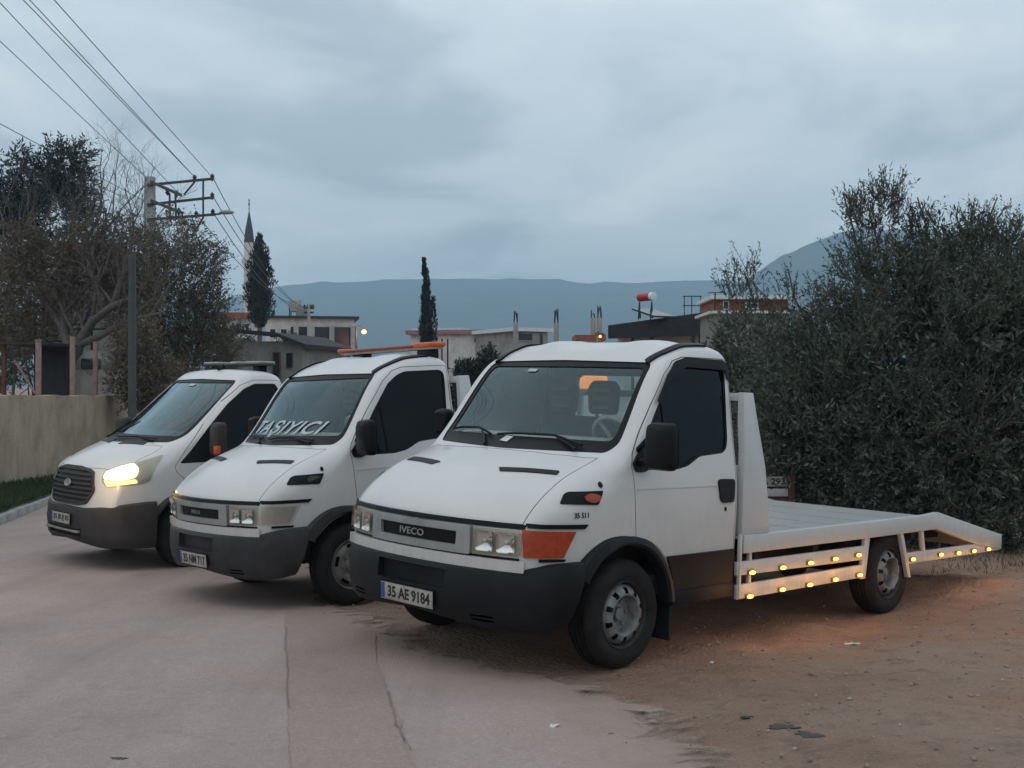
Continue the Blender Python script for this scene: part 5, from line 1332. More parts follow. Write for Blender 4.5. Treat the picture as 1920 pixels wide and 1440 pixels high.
MB().lathe([(.0005, -.45), (.45, -.4), (.5, 0), (.45, .4), (.0005, .45)], 16, Matrix.Translation(tkp - t_.location) @ Matrix.Rotation(R(90), 4, 'X')).build('vessel', M['concrete_pole'], t_, smooth=60)
for dx, dy in ((-.35, -.3), (.35, -.3), (-.35, .3), (.35, .3)): MB().bar(tkp - t_.location + Vector((dx, dy, 0)), Vector((tkp.x - t_.location.x + dx, dy, zpx(597, 88) - t_.location.z)), .07, .07).build('leg', M['iron'], t_)
t_ = base_empty('roof_tank', 'grey box tank on the veranda house roof', 'tank', 566, 88)
p = at(566, 580, 88) - t_.location; MB().box(p.x-.4, p.x+.4, -.35, .35, zpx(593, 88)-t_.location.z, p.z+.15).build('vessel', M['concrete'], t_, bevel=.04)
# village pole with transformer head
o = base_empty('village_pole', 'thin village pole with a bracket head before the veranda house', 'pole', 579, 80)
MB().lathe([(.15, 0), (.10, zpx(570, 80)-o.location.z), (.0005, zpx(569.5, 80)-o.location.z)], 10, Matrix.Rotation(R(90), 4, 'X')).build('shaft', M['concrete_pole'], o, smooth=60)
for py in (578, 586): MB().bar(at(570, py, 80)-o.location, at(588, py, 80)-o.location, .08, .12).build('cross_arm', M['iron'], o)
for px in (571, 577, 584, 587): MB().ball(at(px, 575, 80)-o.location, .09, .09, .16, 8, 6).build('insulator', M['insul'], o)
street_lamp('street_lamp', 'lit street lamp glowing beside the veranda house', 668, 683, 622, 78, M['pole_green'], 120, 612)
street_lamp('street_lamp', 'lit street lamp by the red wall, its orange light painted on the low post', 585, 602, 640, 58, M['amber_lit'], 60, 642)  # post coloured orange to imitate the lamp's glow on it
# red-brown low building with light on it
o = base_empty('red_outbuilding', 'low red-brown outbuilding lit by the street lamp', 'building', 620, 64)
a, b, n_ = plan4(572, 64, 645, 65, 4); bprism(o, 'wall', a, b, n_, o.location.z, zpx(650, 64), M['house_red']); bprism(o, 'roof', a, b, n_, zpx(650, 64), zpx(646, 64), M['roof_tile'], over=.3)
opening(o, 'door', a, b, n_, .55, .75, o.location.z, zpx(672, 64), M['iron'], M['hole'])
# long white house
o = base_empty('long_white_house', 'long white house with small dark windows and a pinkish eave', 'house', 860, 72)
a, b, n_ = plan4(770, 71.4, 962, 70, 8); zb = o.location.z
bprism(o, 'wall', a, b, n_, zb, zpx(627, 71), M['house_white'])
bprism(o, 'eave', a, b, n_, zpx(627, 71), zpx(619, 71), M['pink'], over=.25); bprism(o, 'roof', a + (b-a)*.02, a + (b-a)*.50, n_, zpx(619, 71), zpx(615.5, 71), M['roof_white'], over=.1)
for t0, t1, z0, z1 in ((.625, .665, 642, 633), (.90, .95, 641, 630)): opening(o, 'window', a, b, n_, t0, t1, zpx(z0, 70), zpx(z1, 70), M['concrete'], M['hole'])
for t in (.40, .455, .86, .93): c = a + (b-a)*t - n_*.25; MB().box(c.x-.045-o.location.x, c.x+.045-o.location.x, c.y-.045-o.location.y, c.y+.045-o.location.y, 0, zpx(634 if t < .5 else 640, 68)-zb).build('yard_post', M['iron'], o)
bprism(o, 'side_wing', a - (b-a)*.075 + n_*.2, a + n_*.2, n_*.5, zb, zpx(632, 76), M['house_white']); bprism(o, 'side_roof', a - (b-a)*.085 + n_*.2, a + n_*.2, n_*.5, zpx(632, 76), zpx(628, 76), M['concrete'], over=.1)
# porch building
o = base_empty('porch_building', 'small grey building with a pale slab roof and open porch', 'building', 1000, 66)
a, b, n_ = plan4(966, 66, 1027, 67, 5); zb = o.location.z
bprism(o, 'wall', a, b, n_, zb, zpx(621, 66), M['concrete']); bprism(o, 'roof', a, b, n_, zpx(621, 66), zpx(614, 66), M['roof_white'], over=.25)
opening(o, 'opening', a, b, n_, .06, .55, zpx(640, 66), zpx(623, 66), M['concrete'], M['hole']); opening(o, 'door', a, b, n_, .74, .84, zpx(660, 66), zpx(624, 66), M['concrete'], M['hole'])
bprism(o, 'yard_wall', b, b + (b-a)*.55, n_*.08, zb, zpx(641, 66), M['concrete'])
# unfinished columns with starter bars
for px, top, bar, lab in ((967, 604, 579, 'unfinished concrete column beside the porch building'), (1043, 606, 576, 'unfinished concrete column standing alone past the porch'), (1112, 596, 580, 'unfinished concrete column beside the red-roofed kiosk'), (1124, 596, 570, 'taller unfinished concrete column beside the red-roofed kiosk')):
    o = base_empty('concrete_column', lab, 'column', px, 62, 'unfinished columns with starter bars'); h = zpx(top, 62)-o.location.z
    MB().box(-.13, .13, -.13, .13, 0, h).build('shaft', M['concrete'], o, bevel=.01)
    for dx, dy in ((-.09, -.09), (.09, -.09), (-.09, .09), (.09, .09)): MB().bar((dx, dy, h), (dx*.6 + rng.uniform(-.05, .05), dy*.6, zpx(bar, 62)-o.location.z - rng.uniform(0, .25)), .05, .05).build('starter_bar', M['iron'], o)
# kiosk with lamp
o = base_empty('kiosk', 'small kiosk with a red tiled roof behind the parked trucks', 'kiosk', 1105, 58)
a, b, n_ = plan4(1086, 58, 1128, 58, 3); bprism(o, 'wall', a, b, n_, o.location.z, zpx(638, 58), M['house_white']); bprism(o, 'roof', a, b, n_, zpx(638, 58), zpx(628, 58), M['roof_tile'], over=.2)
opening(o, 'window', a, b, n_, .3, .6, zpx(668, 58), zpx(645, 58), M['concrete'], M['hole'])
street_lamp('street_lamp', 'lit street lamp in front of the red-roofed kiosk', 1119, 1125, 631, 55, M['pole_green'], 15, 624, .4)
# dark canopy with solar heater
o = base_empty('canopy_shed', 'shed with a deep dark canopy over a white wall', 'shed', 1235, 40)
a, b, n_ = plan4(1140, 40.6, 1332, 39.4, 5); zb = o.location.z
V = []
for (p, zt_, zb_) in ((a, zpx(610, 40.6), zpx(635, 40.6)), (b, zpx(584, 39.4), zpx(629, 39.4))):
    for q, z in ((p, zb_), (p, zt_), (p + n_, zt_+.05), (p + n_, zt_-.10)): V.append((q.x-o.location.x, q.y-o.location.y, z-zb))
MB().add(V, [(0, 1, 2, 3), (4, 7, 6, 5), (0, 4, 5, 1), (1, 5, 6, 2), (2, 6, 7, 3), (3, 7, 4, 0)]).build('canopy', M['dark_roof'], o)
bprism(o, 'wall', a + n_*.25, b + n_*.25, n_*.6, zb, zpx(626, 40), M['house_white'])
for t in (.24, .43, .83, .90): c = a + (b-a)*t + n_*.02; MB().box(c.x-.05-o.location.x, c.x+.05-o.location.x, c.y-.05-o.location.y, c.y+.05-o.location.y, 0, zpx(626, 40)-zb).build('post', M['iron'], o)
o = base_empty('solar_heater', 'red solar water heater with a white drum end on the canopy', 'water heater', 1213, 41)
c = at(1210, 557, 41) - o.location; rr = 7.5/FPX*41
MB().lathe([(.0005, -.32), (rr, -.30), (rr, .30), (.0005, .32)], 22, Matrix.Translation(c) @ Matrix.Rotation(R(38), 4, 'Z')).build('drum', M['redtank'], o, smooth=40)
MB().lathe([(rr*1.04, -.42), (rr*1.04, -.28)], 22, Matrix.Translation(c) @ Matrix.Rotation(R(38), 4, 'Z')).lathe([(rr*1.04, -.42), (.0005, -.44)], 22, Matrix.Translation(c) @ Matrix.Rotation(R(38), 4, 'Z')).build('drum_end', M['whitetank'], o, smooth=40)
for px in (1199, 1222):
    for dy in (-.25, .35): MB().bar(at(px, 566, 41+dy)-o.location, Vector((at(px, 566, 41).x - o.location.x, dy, zpx(598, 41)-o.location.z)), .045, .045).build('leg', M['iron'], o)
MB().bar(at(1197, 584, 40.8)-o.location, at(1224, 584, 40.8)-o.location, .04, .05).build('stand_rail', M['iron'], o)
pa, pb = at(1205, 580, 41)-o.location, at(1246, 594, 39.8)-o.location
MB().bar(pa, pb, .9, .06).build('collector', M['solar'], o)
o = base_empty('antenna_frame', 'thin metal frame standing above the canopy roof', 'frame', 1300, 44)
for px in (1283, 1297, 1313): MB().bar(Vector((at(px, 555, 44).x-o.location.x, 0, zpx(600, 44)-o.location.z)), at(px, 555, 44)-o.location, .03, .03).build('upright', M['iron'], o)
for py in (555.5, 573): MB().bar(at(1280, py, 44)-o.location, at(1316, py, 44)-o.location, .03, .035).build('rail', M['iron'], o)
# red brick house and grey-green wall behind the olive
o = base_empty('brick_house', 'red brick upper storey with a pale roof edge behind the olive tree', 'house', 1400, 34)
a, b, n_ = plan4(1340, 34, 1480, 34, 2.6); zb = o.location.z
bprism(o, 'lower_wall', a, b, n_, zb, zpx(588, 34), M['house_grey']); bprism(o, 'floor_slab', a, b, n_, zpx(588, 34), zpx(583, 34), M['roof_white'], over=.15)
bprism(o, 'upper_wall', a + n_*.05, b + n_*.05, n_*.9, zpx(583, 34), zpx(561, 34), M['house_red']); bprism(o, 'roof', a, b, n_, zpx(561, 34), zpx(554, 34), M['roof_white'], over=.12)
opening(o, 'window', a + n_*.05, b + n_*.05, n_, .12, .20, zpx(580, 34), zpx(564, 34), M['roof_white'], M['hole']); opening(o, 'window', a + n_*.05, b + n_*.05, n_, .42, .60, zpx(580, 34), zpx(566, 34), M['roof_white'], M['hole'])
opening(o, 'door', a, b, n_, .25, .40, zb, zpx(650, 34), M['iron'], M['hole'])
MB().tube([at(1340, 583, 33)-o.location, at(1341, 548, 33)-o.location], .02, 6).tube([at(1328, 549, 33)-o.location, at(1358, 548, 33)-o.location], .012, 5).build('antenna', M['iron'], o)
# mosque minaret
o = base_empty('minaret', 'slender white minaret with a dark conical spire', 'minaret', 467, 165); g = o.location.z
Zm = lambda py: zpx(py, 165) - g
MY = Matrix.Rotation(R(90), 4, 'X')
MB().lathe([(1.1, 0), (1.1, Zm(640)), (.78, Zm(600)), (.74, Zm(500)), (1.05, Zm(492)), (1.05, Zm(486)), (.70, Zm(485)), (.68, Zm(456)), (.78, Zm(455)), (.0005, Zm(454))], 16, MY).build('shaft', M['minaret'], o, smooth=35)
MB().lathe([(.74, Zm(455)), (.55, Zm(432)), (.0005, Zm(392))], 16, MY).build('spire', M['lead'], o, smooth=35)
MB().lathe([(.08, Zm(394)), (.05, Zm(386)), (.14, Zm(383)), (.04, Zm(379)), (.10, Zm(376)), (.02, Zm(372)), (.0005, Zm(370))], 8, MY).build('finial', M['lead'], o, smooth=60)

# tail of a small trailer behind the deck, with its number plate
TY = 14.8
o = base_empty('trailer', 'rusty red trailer tail with a number plate behind the flatbed deck', 'trailer', 1436, TY); g = o.location
Q = lambda px, py, dy=0: at(px, py, TY+dy) - g
bx = lambda x0, x1, y0, y1, z0, z1: MB().box(x0, x1, y0, y1, z0, z1)
pl, prr = Q(1390, 916), Q(1478, 931)
bx(pl.x, prr.x, 0, .10, prr.z, pl.z).build('tail_beam', M['paint_deck'], o, bevel=.008)
q0, q1 = Q(1478, 892), Q(1490, 936); bx(q0.x, q1.x, -.02, .10, 0, q0.z).build('corner_post', M['rusty'], o, bevel=.006)
q2 = Q(1386, 892); bx(q2.x-.07, q2.x, -.02, .10, 0, q2.z).build('corner_post', M['rusty'], o, bevel=.006)
bx(q2.x, q1.x, .02, 1.8, prr.z-.10, prr.z-.02).build('bed', M['rusty'], o)
bx(q2.x, q0.x, .02, .05, prr.z, q0.z).build('back_board', M['metal_dark'], o)
pm = face_m(((Q(1394, 902).x + Q(1476, 902).x)/2, -.012, (Q(1400, 893).z + Q(1400, 912).z)/2), (0, -1, 0)); plate(o, o, '35 A 293', pm, w=(Q(1476, 902).x - Q(1394, 902).x), h=Q(0, 893).z - Q(0, 912).z)
for dx in (q2.x-.13, q1.x+.13):
    w = link_mesh('wheel', TYRE, o); w.location = (dx, 1.0, .30); w.scale = (.85, .7, .85); w.rotation_euler = (0, 0, R(90)); link_mesh('rim', RIM_B, w)

# ---- mountains and the air before them
def ridge(name, crest, Y, depth_f, depth_b, z0, mat, seed):
    xs = np.linspace(crest[0][0], crest[-1][0], 140); cz = np.interp(xs, [c[0] for c in crest], [c[1] for c in crest])
    rowsv = [0, .12, .25, .4, .55, .7, .85, 1.0]; V = []
    for t in rowsv:
        yy = Y - depth_f*(1-t); ph = t**1.25
        for i, (px, py) in enumerate(zip(xs, cz)):
            X = (px-960)/FPX*Y; zc_ = zpx(py, Y) + 6*float(vnoise(X, 0, 60, seed)) + 3*float(vnoise(X, 0, 22, seed+1))
            z = z0 + (zc_-z0)*ph + 25*(1-t)*t*float(vnoise(X, yy, 150, seed+2)); V.append((X, yy, z))
    for i, px in enumerate(xs): V.append(((px-960)/FPX*Y, Y + depth_b, z0))
    n = len(xs); nr = len(rowsv)+1
    F = np.array([(r*n+i, r*n+i+1, (r+1)*n+i+1, (r+1)*n+i) for r in range(nr-1) for i in range(n-1)])
    return np_mesh(name, np.array(V), F, mat, kind='structure', smooth=True)
M['hill'] = plain('wooded_hillside', (.05, .062, .05), .95, var=.4, scale=.012)
ridge('mountain', [(-900, 600), (-300, 560), (100, 570), (330, 566), (430, 556), (560, 532), (640, 526), (700, 522), (760, 528), (900, 527), (1000, 520), (1060, 524), (1130, 530), (1270, 530), (1330, 520), (1400, 526), (1500, 530), (1900, 540), (2600, 590), (3200, 620)], 3000, 1500, 600, -3, M['hill'], 3)
ridge('mountain', [(1240, 700), (1340, 590), (1390, 530), (1440, 494), (1500, 460), (1560, 438), (1620, 428), (1700, 432), (1850, 455), (2050, 500), (2400, 590), (2700, 680)], 2200, 900, 500, -3, M['hill'], 8)
hz_m = bpy.data.materials.new('haze_air'); hz_m.use_nodes = True; ht_ = hz_m.node_tree; ht_.nodes.clear()
ho = ht_.nodes.new('ShaderNodeOutputMaterial'); pv = ht_.nodes.new('ShaderNodeVolumePrincipled')
pv.inputs['Color'].default_value = (.50, .78, 1.0, 1); pv.inputs['Density'].default_value = 3.6e-4; pv.inputs['Anisotropy'].default_value = .1
ht_.links.new(pv.outputs[0], ho.inputs['Volume'])
hb_ = MB().box(-4200, 4200, -600, 4600, -12, 300).build('haze', hz_m, smooth=0); hb_['kind'] = 'stuff'
# ------------------------------------------------------------------ plants
def unit(v): return v / np.maximum(1e-9, np.linalg.norm(v, axis=-1, keepdims=True))
def leaf_quads(P_, Dv, L, Wd, fold=0):
    n = len(P_); s_ = unit(np.cross(Dv, nrng.normal(size=(n, 3)))); L = np.broadcast_to(L, (n,))[:, None]; Wd = np.broadcast_to(Wd, (n,))[:, None]
    mid = P_ + Dv*L*.5; v = np.stack([P_, mid + s_*Wd*.5, P_ + Dv*L, mid - s_*Wd*.5], 1).reshape(-1, 3)
    return v, np.arange(4*n).reshape(n, 4)
def in_lumps(lumps, n, shell=.55):
    """random points in a set of ellipsoids (centre, radii), biased to the outside, with the outward direction"""
    vol = np.array([l[1][0]*l[1][1]*l[1][2] for l in lumps])**.75; k = nrng.choice(len(lumps), n, p=vol/vol.sum())
    c = np.array([tuple(l[0]) for l in lumps])[k]; r_ = np.array([l[1] for l in lumps])[k]; d = unit(nrng.normal(size=(n, 3)))
    rad = nrng.random(n)**(1/3); rad = shell*(.75 + .27*nrng.random(n)) + (1-shell)*rad
    return c + d*r_*rad[:, None], unit(d*r_)
def sprays(P_, O_, nleaf, tl, L, Wd, up=.5, out=.8, spread=.9, jitter=.5):
    """twigs with leaves along them -> leaf quads and twig strips"""
    n = len(P_); T = unit(O_*out + np.array([0, 0, up]) + nrng.normal(size=(n, 3))*jitter); Lt = tl*(.5 + nrng.random(n))
    u = (np.arange(nleaf)+.5)/nleaf; u = np.broadcast_to(u, (n, nleaf)) + nrng.normal(size=(n, nleaf))*.03
    p = (P_[:, None, :] + T[:, None, :]*(u*Lt[:, None])[..., None]).reshape(-1, 3)
    d = unit(np.repeat(T, nleaf, 0)*.75 + nrng.normal(size=(n*nleaf, 3))*spread*.6)
    lv, lf = leaf_quads(p, d, L*(.6 + .8*nrng.random(n*nleaf)), Wd*(.7 + .6*nrng.random(n*nleaf)))
    s_ = unit(np.cross(T, nrng.normal(size=(n, 3))))*.004; q = P_ + T*Lt[:, None]
    tv = np.stack([P_ - s_, P_ + s_, q + s_*.4, q - s_*.4], 1).reshape(-1, 3)
    return lv, lf, tv, np.arange(4*n).reshape(n, 4)
def grow(mb, p, d, L, r_, lev, spread=.6, up=.15, kids=(3, 4), tips=None, gnarl=.18, seg=4, taper=.55):
    pts = [p]; rs = [r_]; q = Vector(p); dd = Vector(d).normalized()
    for i in range(seg):
        dd = (dd + Vector((rng.gauss(0, gnarl), rng.gauss(0, gnarl), rng.gauss(0, gnarl) + up*.25))).normalized(); q = q + dd*L/seg; pts.append(q.copy()); rs.append(r_*(1 - (1-taper)*(i+1)/seg))
    mb.tube(pts, rs, 7 if r_ > .04 else (5 if r_ > .012 else 3), cap=r_ > .03)
    if lev == 0:
        if tips is not None: tips.append((pts[-2], pts[-1]))
        return
    n = rng.randint(*kids)
    for i in range(n):
        t = .45 + .55*(i+.5)/n; k = min(seg-1, int(t*seg)); b = pts[k].lerp(pts[k+1], t*seg-k)
        nd = (dd + Vector((rng.gauss(0, spread), rng.gauss(0, spread), rng.gauss(0, spread*.7) + up))).normalized()
        grow(mb, b, nd, L*rng.uniform(.55, .82), rs[k]*rng.uniform(.5, .72), lev-1, spread, up, kids, tips, gnarl, seg if lev > 1 else 3, taper)
def lump(px, py, r_px, Y, dep=1.0, ry=None): 
    k = Y/FPX; py = py + (34 if Y in OLY and py < 800 else 0); return (at(px, py, Y), (r_px*k, r_px*k*dep, (ry or r_px)*k))

OLY = {15.4 + q for q in (0, .1, .2, .3, -.1, -.2, -.3, -.4)}
# ---- olive tree beside the truck's tail
OY = 15.4
ol = base_empty('olive_tree', 'dense grey-green olive tree leaning over the flatbed truck tail', 'tree', 1730, OY); og = ol.location
tb = MB()
for dx, dy, dirx, rr in ((-.15, 0, -.35, .13), (.2, .1, .25, .12), (.0, -.15, -.05, .11), (.45, .05, .6, .09), (-.4, -.05, -.75, .08)): grow(tb, Vector((dx, dy, -.1)), Vector((dirx, rng.uniform(-.3, .3), 1)), 1.5, rr, 3, .5, .25, (3, 3), None, .14)
tb.build('trunk', M['bark_olive'], ol, smooth=60)
LO = [lump(1770, 640, 215, OY, .9), lump(1640, 720, 200, OY-.3, .8), lump(1570, 830, 165, OY-.3, .8), lump(1880, 580, 190, OY+.2, .9), lump(1720, 900, 220, OY-.4, .8), lump(1930, 800, 220, OY, .8), lump(1520, 740, 110, OY-.2), lump(1490, 660, 75, OY-.2), lump(1660, 520, 95, OY), lump(1800, 500, 110, OY+.2), lump(1470, 840, 65, OY-.1), lump(1990, 620, 170, OY+.3), lump(2080, 780, 190, OY), lump(1620, 960, 150, OY-.2), lump(1800, 1000, 170, OY-.3), lump(1930, 980, 150, OY-.3), lump(1500, 930, 80, OY+.2), lump(1440, 720, 40, OY), lump(1560, 600, 70, OY), lump(1740, 450, 60, OY)]
SP = [lump(1640, 372, 42, OY), lump(1665, 345, 26, OY), lump(1600, 370, 24, OY), lump(1625, 430, 34, OY), lump(1385, 510, 26, OY), lump(1400, 480, 16, OY), lump(1365, 520, 14, OY), lump(1420, 560, 30, OY), lump(1480, 520, 18, OY), lump(1455, 590, 30, OY), lump(1720, 390, 22, OY), lump(1830, 400, 24, OY), lump(1880, 420, 26, OY), lump(1550, 540, 24, OY), lump(1600, 470, 34, OY)]
Pc, Oc = in_lumps(LO, 1700, .62); P_ = np.repeat(Pc, 7, 0) + nrng.normal(size=(len(Pc)*7, 3))*.085; O_ = np.repeat(Oc, 7, 0); P2, O2 = in_lumps(SP, 620, .3); P3, O3 = in_lumps([(c_, tuple(.8*q for q in r0)) for c_, r0 in LO], 7500, 0)
keep = P_[:, 2] > hgt(P_[:, 0], P_[:, 1]) + .25; P_, O_ = P_[keep], O_[keep]
l1 = sprays(P_, O_, 13, .33, .066, .018, .6, .7, .8, .45); l2 = sprays(P2, O2 + np.array([0, 0, .3]), 14, .30, .056, .016, 1.0, .5, .7, .35); l3 = sprays(P3, O3, 9, .4, .10, .036, .2, .5)
def join(ls, i):
    vs = []; fs = []; b = 0
    for l in ls: vs.append(l[i]); fs.append(l[i+1] + b); b += len(l[i])
    return np.concatenate(vs), np.concatenate(fs)
v, f = join([l1, l2, l3], 0); np_mesh('crown', v - np.array(og), f, M['olive'], ol)
v, f = join([l1, l2], 2); np_mesh('twigs', v - np.array(og), f, M['bark_olive'], ol, kind='stuff')
# a few reaching stems carry the outlying sprigs
for pts in (((1560, 640), (1500, 590), (1440, 560), (1385, 505)), ((1690, 560), (1650, 470), (1630, 400), (1660, 330)), ((1530, 640), (1490, 560), (1478, 505)), ((1620, 520), (1600, 430), (1580, 360)), ((1840, 480), (1850, 420), (1870, 370)), ((1740, 480), (1735, 420), (1720, 370)), ((1640, 1120), (1560, 980), (1480, 900), (1445, 880)), ((1700, 1100), (1640, 950), (1560, 930))):
    MB().tube([at(px, py, OY) - og for px, py in pts], [.018, .013, .009, .005][:len(pts)], 5).build('limb', M['bark_olive'], ol, smooth=60)

# ---- left-hand trees
def leafy(name, label, px, Y, lumps, n, nleaf, tl, L, Wd, mat, bark, trunk=None, group=None, shell=.6, up=.4, extra=None, cat='tree', out=.8):
    o = base_empty(name, label, cat, px, Y, group); g = o.location; P_, O_ = in_lumps(lumps, n, shell)
    k = P_[:, 2] > hgt(P_[:, 0], P_[:, 1]) + .1; P_, O_ = P_[k], O_[k]
    l = sprays(P_, O_, nleaf, tl, L, Wd, up, out)
    np_mesh('crown', l[0] - np.array(g), l[1], mat, o); np_mesh('twigs', l[2] - np.array(g), l[3], bark, o, kind='stuff')
    tm = MB()
    if trunk: trunk(tm, g)
    else:
        top = max(c[0].z for c in lumps) - g.z; grow(tm, Vector((0, 0, -.1)), Vector((0, 0, 1)), top*.5, .16, 3, .5, .3, (3, 4))
    tm.build('trunk', bark, o, smooth=60)
    return o
leafy('pine_tree', 'dark green pine tree rising above the bare branches', 60, 48, [lump(30, 300, 20, 48), lump(140, 298, 26, 48), lump(112, 325, 40, 48), lump(70, 350, 48, 48), lump(150, 350, 26, 48), lump(20, 390, 55, 48), lump(95, 400, 65, 48), lump(150, 300, 14, 48), lump(105, 288, 14, 48), lump(160, 395, 22, 48), lump(-60, 400, 70, 48), lump(10, 460, 70, 48)], 2500, 12, .50, .20, .06, M['pine'], M['bark'], shell=.45, up=.5)
# bare, crooked tree over the wall
bt = base_empty('bare_tree', 'crooked leafless tree with tangled branches leaning over the wall', 'tree', 140, 36); bg = bt.location
tm = MB()
def stem(pts, r0, r1, lev=3, n=6, L=1.6, sp=.55, up=.25):
    q = [at(*p) - bg for p in pts]; rs = [r0 + (r1-r0)*i/(len(q)-1) for i in range(len(q))]; tm.tube(q, rs, 8)
    for i in range(n):
        t = .3 + .7*(i+.5)/n; k = min(len(q)-2, int(t*(len(q)-1))); b = q[k].lerp(q[k+1], t*(len(q)-1)-k); d = (q[k+1]-q[k]).normalized()
        grow(tm, b, (d*.5 + Vector((rng.gauss(0, .5), rng.gauss(0, .4), .55))).normalized(), L*rng.uniform(.7, 1.25), rs[k]*.42, lev, sp, up, (3, 4), None, .22)
stem([(132, 760, 36), (138, 690, 36), (150, 640, 36), (175, 600, 35.6), (210, 575, 35.2), (245, 560, 35)], .20, .09, 3, 6)
stem([(150, 645, 36), (185, 632, 35.7), (215, 615, 35.5), (240, 600, 35.2), (300, 588, 35)], .13, .05, 3, 5)
stem([(138, 690, 36), (120, 620, 36.2), (125, 540, 36.4), (150, 470, 36.5), (185, 410, 36.6)], .16, .05, 3, 7, 1.8)
stem([(120, 620, 36.2), (80, 560, 36.4), (60, 500, 36.6), (40, 450, 36.8)], .12, .04, 3, 6, 1.7)
stem([(150, 470, 36.5), (190, 440, 36.4), (225, 400, 36.3)], .08, .03, 3, 5, 1.4)
stem([(210, 575, 35.2), (235, 500, 35.2), (250, 440, 35.2)], .09, .03, 3, 6, 1.5)
tm.build('branches', M['bark'], bt, smooth=60); bt.children[-1].name = 'trunk'
LB = [lump(80, 520, 80, 36.5, .5), lump(170, 500, 90, 36.3, .5), lump(230, 480, 70, 36, .5), lump(40, 470, 60, 36.5, .5), lump(30, 600, 70, 36.5, .5), lump(250, 560, 60, 36, .5)]
P_, O_ = in_lumps(LB, 2400, .2); l = sprays(P_, O_, 6, .5, .13, .055, .2, .3, 1.1, .9)
np_mesh('leaves', l[0] - np.array(bg), l[1], M['brown_leaf'], bt, kind='stuff'); np_mesh('twigs', l[2] - np.array(bg), l[3], M['bark'], bt, kind='stuff')
leafy('overgrown_shrub', 'tall brownish green shrub engulfing the utility pole foot', 345, 40, [lump(345, 520, 62, 40), lump(330, 450, 40, 40), lump(385, 500, 34, 40), lump(400, 480, 18, 40), lump(315, 600, 75, 40), lump(380, 600, 48, 40), lump(350, 680, 80, 40), lump(395, 570, 30, 40), lump(290, 520, 40, 40), lump(370, 440, 20, 40), lump(420, 470, 10, 40), lump(400, 660, 45, 40), lump(290, 680, 60, 40), lump(270, 480, 40, 40), lump(250, 600, 50, 40)], 3900, 11, .5, .11, .042, M['bush_leaf'], M['bark'], shell=.35, up=.6, cat='shrub')
leafy('overgrown_shrub', 'dull green shrub mass behind the yard shed', 20, 41, [lump(20, 560, 80, 41), lump(-40, 640, 90, 41), lump(60, 600, 60, 41), lump(100, 640, 50, 41), lump(10, 660, 70, 41), lump(-60, 540, 80, 41)], 2200, 11, .5, .13, .055, M['bush_leaf'], M['bark'], shell=.5, cat='shrub')
leafy('overgrown_shrub', 'russet shrub trailing over the end of the boundary wall', 262, 34, [lump(250, 700, 40, 34), lump(275, 730, 40, 34), lump(300, 720, 40, 34), lump(255, 640, 34, 34)], 1300, 10, .4, .10, .045, M['brown_leaf'], M['bark'], shell=.4, cat='shrub')

def cypress(label, px, Y, prof, n, mat, base_py, twin=None, group=None, seed_w=1.0):
    """prof: (py, half width px) from tip to foot"""
    o = base_empty('cypress_tree', label, 'tree', px, Y, group); g = o.location; k = Y/FPX
    py = np.array([p[0] for p in prof], float); hw = np.array([p[1] for p in prof], float)
    t = nrng.random(n)*(py[-1]-py[0]) + py[0]; w = np.interp(t, py, hw); keep = nrng.random(n) < w/hw.max()*.9 + .1; t, w = t[keep], w[keep]; n = len(t)
    a = nrng.random(n)*2*np.pi; rad = (.55 + .5*nrng.random(n))*w*k
    lump_ = 1 + .22*np.sin(a*3 + t*.11) + .12*np.sin(t*.31 + a)
    x = (px-960)*k + np.cos(a)*rad*lump_; y = Y + np.sin(a)*rad*lump_; z = H + (720-t)*k
    if twin:
        for tx, tpy, tb_, tw in twin:
            m = int(n*.25); tt = nrng.random(m)*(tb_-tpy) + tpy; ww = np.interp(tt, [tpy, tpy+(tb_-tpy)*.4, tb_], [1, tw, tw]); aa = nrng.random(m)*2*np.pi; rr = (.4+.6*nrng.random(m))*ww*k
            x = np.concatenate([x, (tx-960)*k + np.cos(aa)*rr]); y = np.concatenate([y, Y + np.sin(aa)*rr]); z = np.concatenate([z, H + (720-tt)*k]); a = np.concatenate([a, aa])
    P_ = np.stack([x, y, z], 1); D_ = unit(np.stack([np.cos(a)*.35, np.sin(a)*.35, np.ones_like(a)], 1) + nrng.normal(size=(len(a), 3))*.22)
    v, f = leaf_quads(P_, D_, (.5 + .5*nrng.random(len(a)))*9*k*seed_w, (.5 + .5*nrng.random(len(a)))*3.2*k*seed_w)
    np_mesh('crown', v - np.array(g), f, mat, o)
    # dark inner cone keeps the column closed
    MB().lathe([(.0005, H + (720-py[0]-6)*k - g.z)] + [(w_*.62*k, H + (720-p_)*k - g.z) for p_, w_ in zip(py[1:], hw[1:])] + [(.0005, H + (720-py[-1])*k - g.z)], 12, Matrix.Rotation(R(90), 4, 'X')).build('inner_foliage', mat, o, smooth=60)
    MB().tube([(0, 0, -.1), (0, 0, H + (720-py[-1]+12)*k - g.z)], [.22, .14], 8).build('trunk', M['bark'], o, smooth=60)
    return o
cypress('broad dark cypress standing beside the minaret', 487, 70, [(440, 1), (452, 6), (475, 14), (500, 20), (540, 24), (580, 24), (600, 18), (616, 6)], 5200, M['cypress'], 616)
cypress('slender twin-tipped cypress in front of the long white house', 799, 62, [(505, 1), (515, 3), (545, 6), (580, 8), (620, 10), (665, 10), (690, 6)], 4200, M['cypress'], 690, [(812, 560, 680, 7), (795, 488, 520, 1.5)])
